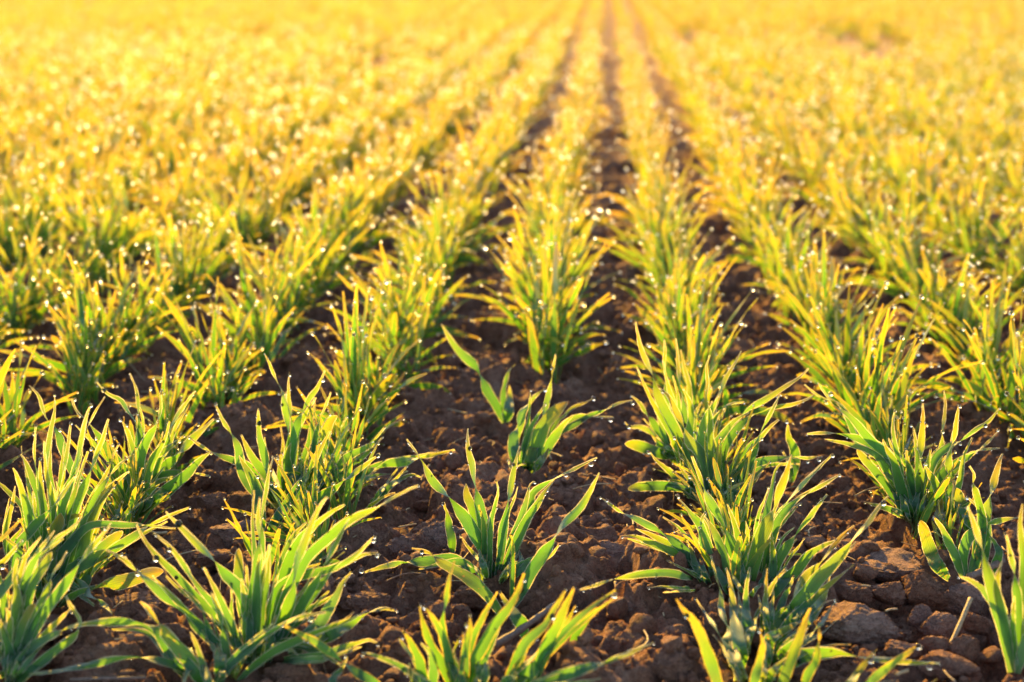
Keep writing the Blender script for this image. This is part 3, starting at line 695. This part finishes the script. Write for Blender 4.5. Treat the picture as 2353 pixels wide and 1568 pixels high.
rng = np.random.default_rng(7)
TR = []                                                 # traced leaves: pixel path, depth path, object
for pl in PLANTS:
    bp = src(pl['crop'], pl['base']); B, dB = on_ground(bp)
    root = bpy.data.objects.new('wheat_plant', None); C.objects.link(root); root.location = B; root.empty_display_size = .02
    tag(root, pl['label'], 'wheat plant')
    lines = pl['leaves'].strip().splitlines(); n_tr = len(lines)
    if n_tr >= 10: lines = lines + [('in', q) for q in lines for _ in range(int(rng.integers(1, 3)) if n_tr > 16 else 1) if rng.random() < .75]   # shorter inner leaves between the outer ones
    for line in lines:
        inner = isinstance(line, tuple)
        if inner: line = line[1]
        crop, w, fl, *pts = line.split()
        nd = [q.endswith('n') for q in pts]; px = np.array([src(crop, [float(z) for z in q.rstrip('n').split(',')]) for q in pts])[::-1]; nd = nd[::-1]
        s = np.r_[0, np.cumsum(np.linalg.norm(np.diff(px, axis=0), axis=1))]; Lp = s[-1]
        if inner:
            fl = fl.replace('b', '').replace('o', '') + rng.choice(['', 'd', 'y', '']); cut = Lp * rng.uniform(.45, .85); q_ = np.linspace(0, cut, 6); px = np.stack([np.interp(q_, s, px[:, i]) for i in (0, 1)], -1)
            px = px + rng.normal(0, 9, 2) + np.outer(np.linspace(0, 1, 6) ** 1.3, rng.normal(0, 38, 2) * np.array((1, .5))); nd = [False] * 6; w = float(w) * rng.uniform(.55, .9)
            s = np.r_[0, np.cumsum(np.linalg.norm(np.diff(px, axis=0), axis=1))]; Lp = s[-1]
        s = s / Lp
        _, d0 = on_ground(px[0]); d0 = min(max(d0, dB - .05), dB + .045) + (rng.uniform(.0, .022) if inner else 0)
        Lm = Lp * d0 / FPX
        off = (rng.uniform(.12, .42) if 'r' in fl else -rng.uniform(.1, .3) if 'c' in fl else rng.uniform(-.22, .22)) * Lm
        P = []
        for q, t in zip(px, s):
            d = d0 + off * t ** 1.4; p = EYE + ray(q) * d
            zl = .026 if 'h' in fl else .013
            if p[2] < zl and t > .12: p, d = on_ground(q, zl * min(1, t * 3) + .004 * rng.random())
            P.append(p)
        P = np.array(P)
        if P[0][2] > .012 and not inner: P = np.vstack(([P[0][0] * .6 + B[0] * .4, P[0][1], 0.0], P)); s = np.r_[0, .02 + s * .98]; nd = [False] + nd
        sw = np.r_[0, np.cumsum(np.linalg.norm(np.diff(P, axis=0), axis=1))]; sw /= sw[-1]
        nodes = [float(a) for a, b in zip(sw, nd) if b and .06 < a < .96]
        wm = float(w) * .446429 * d0 / FPX * 1.0
        face = unit(EYE - P.mean(0)) + np.array((rng.uniform(-.25, .25), rng.uniform(-.2, .2), rng.uniform(0, .35)))
        v, f, mi, at, cl = blade(P, wm, rng, unit(face), nodes, 'b' in fl, N=26, K=4, tone=rng.uniform(.0, .42) + (.5 if 'y' in fl else 0) - (.25 if 'd' in fl else 0),
            age=1. if 'o' in fl else rng.uniform(0, .22), bloom=1. if 'f' in fl else rng.uniform(.05, .38), roll=rng.uniform(-25, 25))
        lo = link('leaf', mesh('leaf', v - B, f, [M_LEAF, M_FRINGE if 'c' in fl else M_SILVER], mi, at), root)
        pp, dd = to_px(cl)
        if not inner: TR.append((pp, cl, lo, B))
        if inner: continue
        if rng.random() < .35 and 'b' not in fl:          # a small bead at the tip
            place_drop(lo, B, cl[-1] + np.array((0, 0, -.0005)), rng.uniform(.0003, .0008))
        v2 = v.reshape(27, -1, 3)
        for _ in range(rng.integers(0, 7)):               # beads along a margin
            i = rng.integers(10, 26); place_drop(lo, B, v2[i, 0 if rng.random() < .5 else -1] + np.array((0, 0, -.0002)), .0002 + .0004 * rng.random() ** 2)
for crop, txt in DROPS.items():
    for q in txt.split():
        x, y, r = map(float, q.split(',')); p = src(crop, (x, y)); best = None
        for pp, cl, lo, B in TR:
            e = np.linalg.norm(pp - p, axis=1); i = e.argmin()
            if best is None or e[i] < best[0]: best = (e[i], cl[i], lo, B)
        if best[0] > 17: continue
        d = (best[1] - EYE) @ FWD; rr = r * .446429 * d / FPX * 1.0
        place_drop(best[2], best[3], EYE + ray(p) * (d - .6 * rr), rr)

# ---------------------------------------------------------------- the rest of the drilled crop
ROWS = [-.16, -.52, -.88, .205, .56, .92]              # x of the traced rows over camera height
SP = .1245
def row_x(k): return -.055 + SP * k
def grow(rng, nleaf, N, K, fringe, hmul=1.0, drops=4, lod=1, gold=(.0, .85)):
    """a whole plant standing at the origin: (leaf parts, dew centres with radii)"""
    parts, dew = [], []
    for i in range(nleaf):
        az = rng.uniform(0, 2 * math.pi); tilt = math.radians(rng.choice([rng.uniform(2, 24), rng.uniform(18, 62)], p=[.55, .45])); L = rng.uniform(.042, .106) * hmul
        bend = math.radians(rng.uniform(-6, 30) if tilt < .45 else rng.uniform(10, 60)); p = np.array((rng.normal(0, .005), rng.normal(0, .010), 0.)); P = [p]; L *= 1.0 if tilt < .4 else .85
        for s in range(4):
            a = tilt + bend * ((s + .5) / 4) ** 1.5
            d = np.array((math.sin(a) * math.cos(az), math.sin(a) * math.sin(az), math.cos(a))) + np.array((.13, 0, 0)) * (s / 3)
            p = p + unit(d) * L / 4; P.append(p)
        yaw = rng.uniform(0, 2 * math.pi); face = np.array((math.cos(yaw), math.sin(yaw), .35))
        nodes = [rng.uniform(.35, .75)] if rng.random() < .55 else []
        v, f, mi, at, cl = blade(np.array(P), rng.uniform(.0031, .0061), rng, unit(face), nodes, rng.random() < .08, N, K, fringe, rng.uniform(*gold), rng.uniform(0, .35) ** 2, rng.uniform(0, .1))
        parts.append((v, f, mi, at))
        if rng.random() < (.75 if lod < 3 else .45): dew.append((cl[-1] + np.array((rng.uniform(-.001, .001), 0, -.0008)), rng.choice([rng.uniform(.0004, .0009), rng.uniform(.0009, .0016)])))
        m = v.reshape(N + 1, -1, 3)
        for _ in range(rng.poisson(drops / 3.)):
            j = rng.integers(N // 3, N + 1); dew.append((m[j, 0 if rng.random() < .5 else -1], .0004 + .0009 * rng.random() ** 2))
    return parts, dew
def dew_mesh(dew, sub, scale=1.0):
    bv, bf = ico(sub); V = np.concatenate([bv * r * scale + c for c, r in dew]); F = np.concatenate([bf + i * len(bv) for i in range(len(dew))]); return V, F
ATT = ('across', 'along', 'tone', 'age', 'bloom')
rg = np.random.default_rng(21)
proto_a = [grow(rg, rg.integers(10, 17), 12, 2, .0004) for _ in range(14)]
meshes_a = []
for parts, dew in proto_a:
    v, f, mi, at = join(parts); meshes_a.append((mesh('foliage', v, f, [M_LEAF, M_FRINGE], mi, at), mesh('dew', *dew_mesh(dew, 1, 1.3), [M_DEWF])))
near_traced = {-3: .70, -2: .95, -1: .97, 0: 1.12, 1: 1.0, 2: .94, 3: .86}   # each traced row is drawn leaf by leaf up to this depth
spots = []
FILL = {-3: ((.62, .70),), -2: ((.70, .95),), -1: ((.70, .97),), 1: ((.72, 1.0),), 2: ((.78, .94),)}
half = math.tan(math.radians(29))
for k in range(-115, 116):
    x0 = row_x(k); y = .42 + rg.uniform(0, .04)
    while y < 24:
        step = (.025 if y < 3 else .036 if y < 6 else .055 if y < 12 else .10) * rg.uniform(.6, 1.4)
        x = x0 + rg.normal(0, .0045 if k in (0, 1, 2) or y > 4 else .008) + .006 * math.sin(y * 2.1 + k * .2); y += step
        if abs(x) > .35 + y * half: continue
        if y < near_traced.get(k, .62) and not any(a_ < y < b_ for a_, b_ in FILL.get(k, ())): continue
        
        if rg.random() < .04 or y < 6 and fbm(np.array([[k * .83 + .37, y * .9, 3.3]]), 2, 5)[0] > (.55 if k < 3 else .25): continue
        p, d = to_px(np.array([[x, y, .05]])); seen = -250 < p[0][0] < W0 + 250 and p[0][1] < H0 + 300
        spots.append((d[0], x, y, k, seen))
spots.sort()
vis = [s for s in spots if s[4]]
NIND = 300 - len(PLANTS)
indiv = vis[:NIND]; cut = {id(s) for s in indiv}
ROWNAME = lambda k: ('the middle row' if k == 0 else f"the {['first', 'second', 'third', 'fourth', 'fifth', 'sixth', 'seventh', 'eighth', 'ninth', 'tenth', 'eleventh', 'twelfth'][min(abs(k), 12) - 1]} row {'left' if k < 0 else 'right'} of the middle row")
ORD = ['foremost', 'second', 'third', 'fourth', 'fifth', 'sixth', 'seventh', 'eighth']
cnt = {}
for d, x, y, k, _ in indiv:
    n = cnt.get(k, 0); cnt[k] = n + 1
    root = bpy.data.objects.new('wheat_plant', None); C.objects.link(root); root.empty_display_size = .02
    root.location = (x, y, -.002); root.rotation_euler = (rg.normal(0, .05), rg.normal(.06, .07), rg.uniform(-.5, .5) + (math.pi if rg.random() < .5 else 0)); s = rg.uniform(.82, 1.12) * (.62 if y < near_traced.get(k, .62) else 1.18 if k == 0 and y < 1.5 else 1); root.scale = (s, s, s * rg.uniform(.9, 1.1))
    where = ROWNAME(k)
    if n < 8: lab = f"{ORD[n]} of the slender yellow-tipped wheat plants in {where}"
    else: lab = f"golden blurred wheat plant far along {where}"
    tag(root, lab, 'wheat plant', f"far wheat plants along {where}" if n >= 8 else f"slender wheat plants in {where}")
    a, b = meshes_a[rg.integers(len(meshes_a))]
    link('foliage', a, root); tag(link('dew', b, root), kind='stuff')
# everything farther off, as one mass; golden backlight painted into its leaf tone
rest = [s for s in spots if id(s) not in cut]
proto_b = []
for _ in range(20):
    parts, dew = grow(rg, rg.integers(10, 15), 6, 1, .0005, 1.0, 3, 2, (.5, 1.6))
    v, f, mi, at = join(parts); proto_b.append((v, f, mi, at, dew_mesh(dew, 1, 1.6)))
proto_c = []
for _ in range(16):
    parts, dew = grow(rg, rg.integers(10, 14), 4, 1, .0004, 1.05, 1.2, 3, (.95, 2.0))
    v, f, mi, at = join(parts); v = v.copy(); v[:, 1] *= 1.6; bd = [(c * np.array((1, 1.6, 1)), r) for c, r in dew]; proto_c.append((v, f, mi, at, dew_mesh(bd, 1, 1.05)))
V, Fq, Mi, At, DV, DF = [], [], [], {a: [] for a in ATT}, [], []; nv = nd_ = 0
for d, x, y, k, _ in rest:
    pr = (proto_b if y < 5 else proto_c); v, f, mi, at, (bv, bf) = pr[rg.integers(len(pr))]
    an = rg.uniform(-.5, .5) + (math.pi if rg.random() < .5 else 0); c_, s_ = math.cos(an), math.sin(an); s = rg.uniform(.82, 1.18); lx = rg.normal(.07, .08); nar = 1.0 if y < 2 else .66 if k == 1 else .84 if k in (0, 2) else 1.08
    R = np.array(((c_, -s_, 0), (s_, c_, 0), (0, 0, 1))) * s
    o = np.array((x, y, -.002)); q = v @ R.T; q[:, 0] *= nar; q[:, 0] += q[:, 2] * lx; V.append((q + o).astype(np.float32)); Fq.append(f + nv); Mi.append(mi); nv += len(v)
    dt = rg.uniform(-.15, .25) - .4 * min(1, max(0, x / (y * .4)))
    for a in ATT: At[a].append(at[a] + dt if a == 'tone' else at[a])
    q = bv @ R.T; q[:, 0] *= nar; q[:, 0] += q[:, 2] * lx; DV.append((q + o).astype(np.float32)); DF.append(bf + nd_); nd_ += len(bv)
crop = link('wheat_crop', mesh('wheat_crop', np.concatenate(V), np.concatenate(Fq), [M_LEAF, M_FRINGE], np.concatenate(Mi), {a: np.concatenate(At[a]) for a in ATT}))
tag(crop, 'rows of golden green young wheat blurring into the distance', 'wheat crop', kind='stuff')
dw = link('dew', mesh('dew', np.concatenate(DV), np.concatenate(DF), [M_DEWF]), crop); dw['kind'] = 'stuff'
print('plants', len(PLANTS), len(indiv), len(rest), 'faces', sum(map(len, Fq)), sum(map(len, DF)))

# ---------------------------------------------------------------- soil
def steps(parts):
    out = [parts[0][0]]
    for a, b, n0, n1 in parts:
        q = a
        while q < b: 
            t = (q - a) / (b - a); q += n0 * (n1 / n0) ** t; out.append(min(q, b))
    return np.array(out)
ys = steps([(-40, -2, 12, 1), (-2, .2, .4, .02), (.2, .45, .015, .0021), (.45, 1.25, .0019, .0024), (1.25, 3, .0026, .015), (3, 14, .016, .12), (14, 400, .15, 60)])
xr = steps([(0, .50, .0019, .0022), (.50, 1.2, .0026, .02), (1.2, 6, .022, .2), (6, 300, .25, 50)])
xs = np.r_[-xr[::-1][:-1], xr] - .02
X, Y = np.meshgrid(xs, ys); x, y = X.ravel(), Y.ravel()
dens = np.maximum(np.gradient(xs)[None, :], np.gradient(ys)[:, None]).ravel()
def fade(cell): return np.clip((cell / np.maximum(dens, 1e-6) - 2) / 2, 0, 1)
near = (x > -1.5) & (x < 1.5) & (y > .1) & (y < 5)
z = np.zeros_like(x); xi, yi = x[near], y[near]; Pn = np.stack((xi, yi, 0 * xi), -1)
wx, wy = fbm(Pn * 70, 3, 11) * .009, fbm(Pn * 70, 3, 15) * .009
h = .006 * fbm(Pn * 9, 3, 2)
for cell, amp, sd, fill in ((.055, .55, 31, .55), (.024, .7, 41, .8), (.011, .8, 51, .95), (.0055, .8, 61, 1.)):
    g = fade(cell)[near]; h = h + amp * g * domes(xi + wx * cell / .02, yi + wy * cell / .02, cell, sd, fill)
h = h + fade(.012)[near] * .0050 * fbm(Pn * 95, 3, 75, True) + fade(.005)[near] * .0036 * fbm(Pn * 210, 3, 71, True)
h = h - np.percentile(h[(yi > .5) & (yi < 1.2) & (abs(xi) < .4)], 72) + .012
z[near] = h
rowx = ((x + .055) / SP); rf = abs(rowx - np.round(rowx)); z = z - .012 + np.where(rf < .16, -.002, 0)
nx, ny = len(xs), len(ys)
i = (np.arange(ny - 1)[:, None] * nx + np.arange(nx - 1)[None]).ravel()
ground = link('soil_ground', mesh('soil_ground', np.stack((x, y, z), -1), np.stack((i, i + 1, i + nx + 1, i + nx), -1), [M_SOIL]))
ground['kind'] = 'structure'

def lump(seed, flat=.5, sub=4):
    """an angular, pitted clod on a unit radius"""
    r = np.random.default_rng(seed); v, f = ico(sub); p = v.copy(); o = r.uniform(0, 50, 3)
    p = p * (1 + .22 * fbm(v * 1.6 + o, 3, seed % 97))[:, None]
    for _ in range(int(10 * (1 - flat)) + 5):
        n = unit(r.normal(size=3)); dd = r.uniform(.50, .85); k_ = np.maximum(0, p @ n - dd); p = p - k_[:, None] * n * .9
    rr = np.linalg.norm(p, axis=1, keepdims=True)
    p = p * (1 + .17 * fbm(v * 3.6 + o, 4, seed % 89, True) + .11 * fbm(v * 9 + o, 4, seed % 83, True) - .10 * np.maximum(0, fbm(v * 6 + o, 2, seed % 71) - .25) / .4)[:, None]
    return p, f
for n, (crop_, cx, cy, w, h, flat, pale, label) in enumerate(CLODS):
    s = src(crop_, (cx, cy)); 
    s2 = src(crop_, (cx, cy - h * .5)); G, d = on_ground(s, -.004)
    wm = w * .446429 * d / FPX; hm = h * .446429 * d / FPX
    p, f = lump(100 + n, flat, 5); zz = hm * .62; dy = wm * .33
    p = p * np.array((wm * .56, dy, zz * .78)); p[:, 2] += zz * .28
    if flat < .2: p[:, 2] = np.minimum(p[:, 2], zz * .66 + .12 * p[:, 1] + .002 * fbm(p * 150, 3, 3))
    o = link('soil_clod', mesh('soil_clod', p, f, [M_CLODP if pale > 1.04 else M_CLOD if pale > .84 else M_SOIL]), None, G + np.array((0, dy * .55, 0)))
    o.rotation_euler = (0, 0, math.atan2(G[0], G[1]) * -1); tag(o, label, 'clod', 'larger clods of earth lying on the soil')
# loose crumbs
rc = np.random.default_rng(5); pr = [lump(900 + i, .1, 3) for i in range(10)]; V, Fq, o = [], [], 0
pr1 = [lump(950 + i, .0, 1) for i in range(12)]
for j in range(19000):
    yy = .45 + 1.35 * rc.random() ** 1.4; xx = rc.uniform(-.5, .5) * (yy * .95 + .15); r = .0030 + .0048 * rc.random() ** 3 if j < 2200 else .0007 + .0024 * rc.random() ** 1.6
    p, f = (pr if j < 2200 else pr1)[rc.integers(10)]; an = rc.uniform(0, 6.28); c_, s_ = math.cos(an), math.sin(an)
    q = p @ np.array(((c_, -s_, 0), (s_, c_, 0), (0, 0, .85))) * r * rc.uniform(.75, 1.35, 3)
    jx = np.searchsorted(xs, xx); jy = np.searchsorted(ys, yy); zz = z[jy * nx + jx]
    V.append(q + np.array((xx, yy, zz + r * .3))); Fq.append(f + o); o += len(p)
tag(link('soil_crumbs', mesh('soil_crumbs', np.concatenate(V), np.concatenate(Fq), [M_SOIL])), 'loose brown crumbs of earth scattered over the soil', 'crumbs', kind='stuff')

# ---------------------------------------------------------------- straw, sticks, seedlings
def tube(P, radii, n=9, seed=0):
    P = np.asarray(P, float); T = unit(np.gradient(P, axis=0)); r = np.random.default_rng(seed); A = unit(np.cross(T, np.array((.13, .21, .97)))); Bn = np.cross(T, A)
    th = np.linspace(0, 2 * math.pi, n, endpoint=False); jag = 1 + .12 * r.normal(size=n)
    V = (P[:, None] + (np.cos(th)[None, :, None] * A[:, None] + np.sin(th)[None, :, None] * Bn[:, None]) * (np.asarray(radii)[:, None, None] * jag[None, :, None])).reshape(-1, 3)
    m = len(P); F = []
    for a in range(m - 1):
        for b in range(n): F.append((a * n + b, a * n + (b + 1) % n, (a + 1) * n + (b + 1) % n, (a + 1) * n + b))
    V = np.vstack((V, P[:1], P[-1:])); c0, c1 = len(V) - 2, len(V) - 1
    for b in range(n): F.append((c0, c0, (b + 1) % n, b)); F.append((c1, c1, (m - 1) * n + b, (m - 1) * n + (b + 1) % n))
    return V, F
def tube_obj(name, P, radii, mt, label, cat, seed=0, n=9, parent=None):
    V, F = tube(P, radii, n, seed); bm = bmesh.new(); vs = [bm.verts.new(q) for q in V]
    for f in F:
        g = list(dict.fromkeys(f)); 
        try: bm.faces.new([vs[q] for q in g])
        except ValueError: pass
    for f in bm.faces: f.smooth = True
    me = bpy.data.meshes.new(name); bm.to_mesh(me); bm.free(); me.materials.append(mt); o = link(name, me, parent)
    if parent is None: tag(o, label, cat)
    return o
def lay(crop, pts, rpx, z0, mt, name, label, cat, z1=None, seed=0, taper=1.0):
    """a stalk lying or leaning: pixel path, radius in pixels, height of its two ends above the ground"""
    P = []
    for i, q in enumerate(pts):
        t = i / (len(pts) - 1); P.append(on_ground(src(crop, q), z0 + ((z1 if z1 is not None else z0) - z0) * t)[0])
    P, _ = catmull(np.array(P), 12); d = (P[0] - EYE) @ FWD; r = rpx * .446429 * d / FPX
    rr = np.linspace(r, r * taper, 13) * (1 + .12 * np.sin(np.arange(13) * 2.1 + seed))
    return tube_obj(name, P, rr, mt, label, cat, seed)
def upright(crop, a, b, rpx, mt, name, label, cat, seed=0):
    A, d = on_ground(src(crop, a)); Bp = EYE + ray(src(crop, b)) * (d + .012); P, _ = catmull(np.array((A - .3 * (Bp - A) * .3, A, (A + Bp) / 2 + .0006, Bp)), 12); r = rpx * .446429 * d / FPX
    return tube_obj(name, P, np.full(13, r) * (1 + .06 * np.sin(np.arange(13) * 1.7)), mt, label, cat, seed)
upright('B4', (1812,1200), (1978,815), 20, M_STRAW, 'straw', 'pale broken straw sticking up at a slant among clods, lower right', 'straw', 1)
lay('B1', [(630,1548), (950,1536), (1310,1528)], 17, .006, M_STICK, 'straw', 'flat brown straw lying along the bottom edge, left', 'straw', seed=2)
lay('B1', [(1290,205), (1400,232), (1500,226)], 15, .006, M_STRAW, 'straw', 'pale straw lying behind the crossed leaf tips, left', 'straw', seed=3)
lay('B3', [(-60,1245), (130,1130), (330,990), (500,860)], 42, .010, M_STICK, 'stick', 'weathered brown woody stick lying behind the bottom centre plant', 'stick', z1=.012, seed=4, taper=.6)
upright('B3', (1035,840), (1032,670), 14, M_STICK, 'straw', 'short dark stub of straw upright behind a large dew drop', 'straw', 5)
lay('B2', [(1215,665), (1350,605), (1470,590), (1590,603)], 6, .012, M_ROOT, 'rootlet', 'thin reddish rootlet curving over soil left of the middle plant', 'rootlet', seed=6)
lay('B4', [(1960,625), (2110,560), (2260,480)], 32, .010, M_STICK, 'stick', 'brown stick lying behind the frosted pale leaf, right', 'stick', seed=7)
lay('T4', [(940,1310), (1050,1255), (1160,1235)], 9, .010, M_STRAW, 'straw', 'thin pale straw on soil left of the full right-hand clump', 'straw', seed=8)
lay('T3', [(440,925), (500,940), (560,965)], 14, .006, M_STICK, 'stick', 'blurred dark stick on soil beside the small pale clump', 'stick', seed=9)
upright('T3', (1460,1440), (1425,1300), 3.5, M_ROOT, 'rootlet', 'upright reddish hair root left of its taller twin', 'rootlet', 10)
upright('T3', (1540,1425), (1555,1262), 3.5, M_ROOT, 'rootlet', 'taller upright reddish hair root near the low yellow-tipped leaf', 'rootlet', 11)
lay('B2', [(655,1390), (680,1470), (700,1550)], 4, .01, M_ROOT, 'rootlet', 'fine brown rootlet beside the dark clod at the bottom edge', 'rootlet', seed=12)
lay('B4', [(1215,930), (1260,915), (1320,912)], 8, .012, M_STRAW, 'straw', 'tiny straw splinter behind the big pale clod', 'straw', seed=13)
lay('B4', [(1000,700), (1040,702), (1080,708)], 9, .016, M_STRAW, 'straw', 'tiny pale straw piece at the foot of the flat-topped clod', 'straw', seed=14)
lay('B4', [(1310,1500), (1360,1478), (1415,1462)], 18, .010, M_STRAW, 'straw', 'short flat straw scrap under the horizontal leaf, lower right', 'straw', seed=15)
lay('B4', [(840,430), (890,450), (945,478)], 7, .012, M_ROOT, 'rootlet', 'reddish rootlet at the left end of the flat-topped clod', 'rootlet', seed=16)
lay('B4', [(1740,1460), (1780,1510), (1840,1560)], 8, .010, M_STRAW, 'straw', 'thin straw near the bottom edge below the hanging drop, right', 'straw', seed=17)
lay('T2', [(1330,1590), (1490,1560)], 8, .006, M_STRAW, 'straw', 'thin straw on the soil behind the big pointed grey clod', 'straw', seed=18)
# fine plant litter
rl = np.random.default_rng(77); LV, LF, lo_ = [], [], 0
for _ in range(420):
    yy = .5 + 1.1 * rl.random() ** 1.3; xx = rl.uniform(-.5, .5) * (yy * .95 + .1); L_ = .004 + .022 * rl.random() ** 2; an = rl.uniform(0, math.pi); jx, jy = np.searchsorted(xs, xx), np.searchsorted(ys, yy); z0 = z[jy * nx + jx] + .0025
    dd = np.array((math.cos(an), math.sin(an), rl.normal(0, .25))); side = np.array((-dd[1], dd[0], .3)) * L_ * rl.normal(0, .15)
    P = np.array([[xx, yy, z0]]) + np.linspace(0, 1, 6)[:, None] * dd * L_ + np.sin(np.linspace(0, 3.14, 6))[:, None] * side; P[:, 2] = np.maximum(P[:, 2], z0)
    tv, tf = tube(P, np.full(6, rl.uniform(.0002, .0007)), 5, int(rl.integers(1e6))); tf = np.array(tf)[:-10]; LV.append(tv); LF.append(tf + lo_); lo_ += len(tv)
tag(link('plant_litter', mesh('plant_litter', np.concatenate(LV), np.concatenate(LF), [M_STRAW])), 'scraps of dry straw and dead roots strewn over the soil', 'litter', kind='stuff')
# the red-stemmed seedling
A, d = on_ground(src('B3', (600,1450))); sd = bpy.data.objects.new('weed_seedling', None); C.objects.link(sd); sd.location = A; tag(sd, 'tiny weed seedling with a red stem and two narrow seed leaves', 'seedling')
P, _ = catmull(np.array([EYE + ray(src('B3', q)) * d for q in ((598,1480), (600,1420), (612,1330), (625,1240))]), 12); P -= A
m_red, nt_, out_ = new_mat('red_stem'); kk = NT(nt_); nt_.links.new(kk.n('ShaderNodeBsdfPrincipled', {'Base Color': kk.ramp(kk.n('ShaderNodeTexNoise', {'Scale': 300.0}).outputs['Fac'], [(.3, (.16, .03, .015)), (.7, (.22, .12, .02))]), 'Roughness': .45}).outputs[0], out_.inputs[0])
tube_obj('stem', P, np.linspace(.0011, .0009, 13), m_red, None, None, 20, parent=sd)
for pts, w in ((((610,1330), (590,1240), (575,1170), (568,1110)), 26), (((625,1300), (660,1180), (740,1050), (810,960), (862,898)), 66)):
    P = np.array([EYE + ray(src('B3', q)) * (d - .004 * i) for i, q in enumerate(pts)])
    v, f, mi, at, cl = blade(P - A, w * .4464 * d / FPX, rng, unit(EYE - A), (), True, 14, 4, .0001, .3, .1, .1)
    link('leaf', mesh('leaf', v, f, [M_LEAF, M_FRINGE], mi, at), sd)
# round seed leaves
A, d = on_ground(src('T4', (800,660))); sd = bpy.data.objects.new('weed_seedling', None); C.objects.link(sd); sd.location = A; tag(sd, 'pair of round pale seed leaves lying flat on the soil', 'seedling')
for q, rw, rh in (((730,645), .0115, .0060), ((850,648), .0105, .0055)):
    v, f = ico(4); v = v * (1 + .04 * fbm(v * 2, 2, 9))[:, None] * np.array((rw, rh, .0022)); v[:, 2] += .004 + 1.2 * v[:, 0] ** 2 / rw * .2; cx = on_ground(src('T4', q), .004)[0] - A
    n_ = len(v); link('seed_leaf', mesh('seed_leaf', v + cx, f, [M_LEAF], None, {'across': v[:, 1] / rh, 'along': np.full(n_, .3), 'tone': np.full(n_, .2), 'age': np.zeros(n_), 'bloom': np.full(n_, .5)}), sd)
tube_obj('stem', np.array([[0, 0, -.004], [0, 0, 0], [.0005, 0, .0025], [.0005, 0, .004]]), [.0008] * 4, m_red, None, None, 21, parent=sd)

# ---------------------------------------------------------------- light
w = bpy.data.worlds.new('World'); sc.world = w; w.use_nodes = True; nt = w.node_tree; nt.nodes.clear(); k = NT(nt)
sky = k.n('ShaderNodeTexSky', sky_type='NISHITA', sun_disc=False, sun_elevation=math.radians(SUN_EL), sun_rotation=math.radians(SUN_AZ), air_density=AIR, dust_density=DUST, ozone_density=1.0)
bg = k.n('ShaderNodeBackground', {'Color': sky.outputs[0], 'Strength': SKY}); nt.links.new(bg.outputs[0], k.n('ShaderNodeOutputWorld').inputs[0])
sl = bpy.data.lights.new('sun', 'SUN'); so = bpy.data.objects.new('sun', sl); C.objects.link(so)
sl.energy = SUN_E; sl.angle = math.radians(.53); sl.color = SUN_C
az, el = math.radians(SUN_AZ), math.radians(SUN_EL)     # azimuth clockwise from +Y
sv = Vector((math.sin(az) * math.cos(el), math.cos(az) * math.cos(el), math.sin(el)))
so.rotation_euler = sv.to_track_quat('Z', 'Y').to_euler(); so.location = sv * 5

# ---------------------------------------------------------------- render
vs_ = sc.view_settings; vs_.view_transform = 'Standard'; vs_.look = 'None'; vs_.exposure = EXPO; vs_.gamma = 1; vs_.use_curve_mapping = False
cy = sc.cycles; cy.use_denoising = True; cy.use_adaptive_sampling = False; cy.max_bounces = 12; cy.transmission_bounces = 8; cy.diffuse_bounces = 3; cy.glossy_bounces = 3; cy.transparent_max_bounces = 8
cy.caustics_reflective = False; cy.caustics_refractive = False; cy.sample_clamp_indirect = CLAMP; cy.sample_clamp_direct = 0
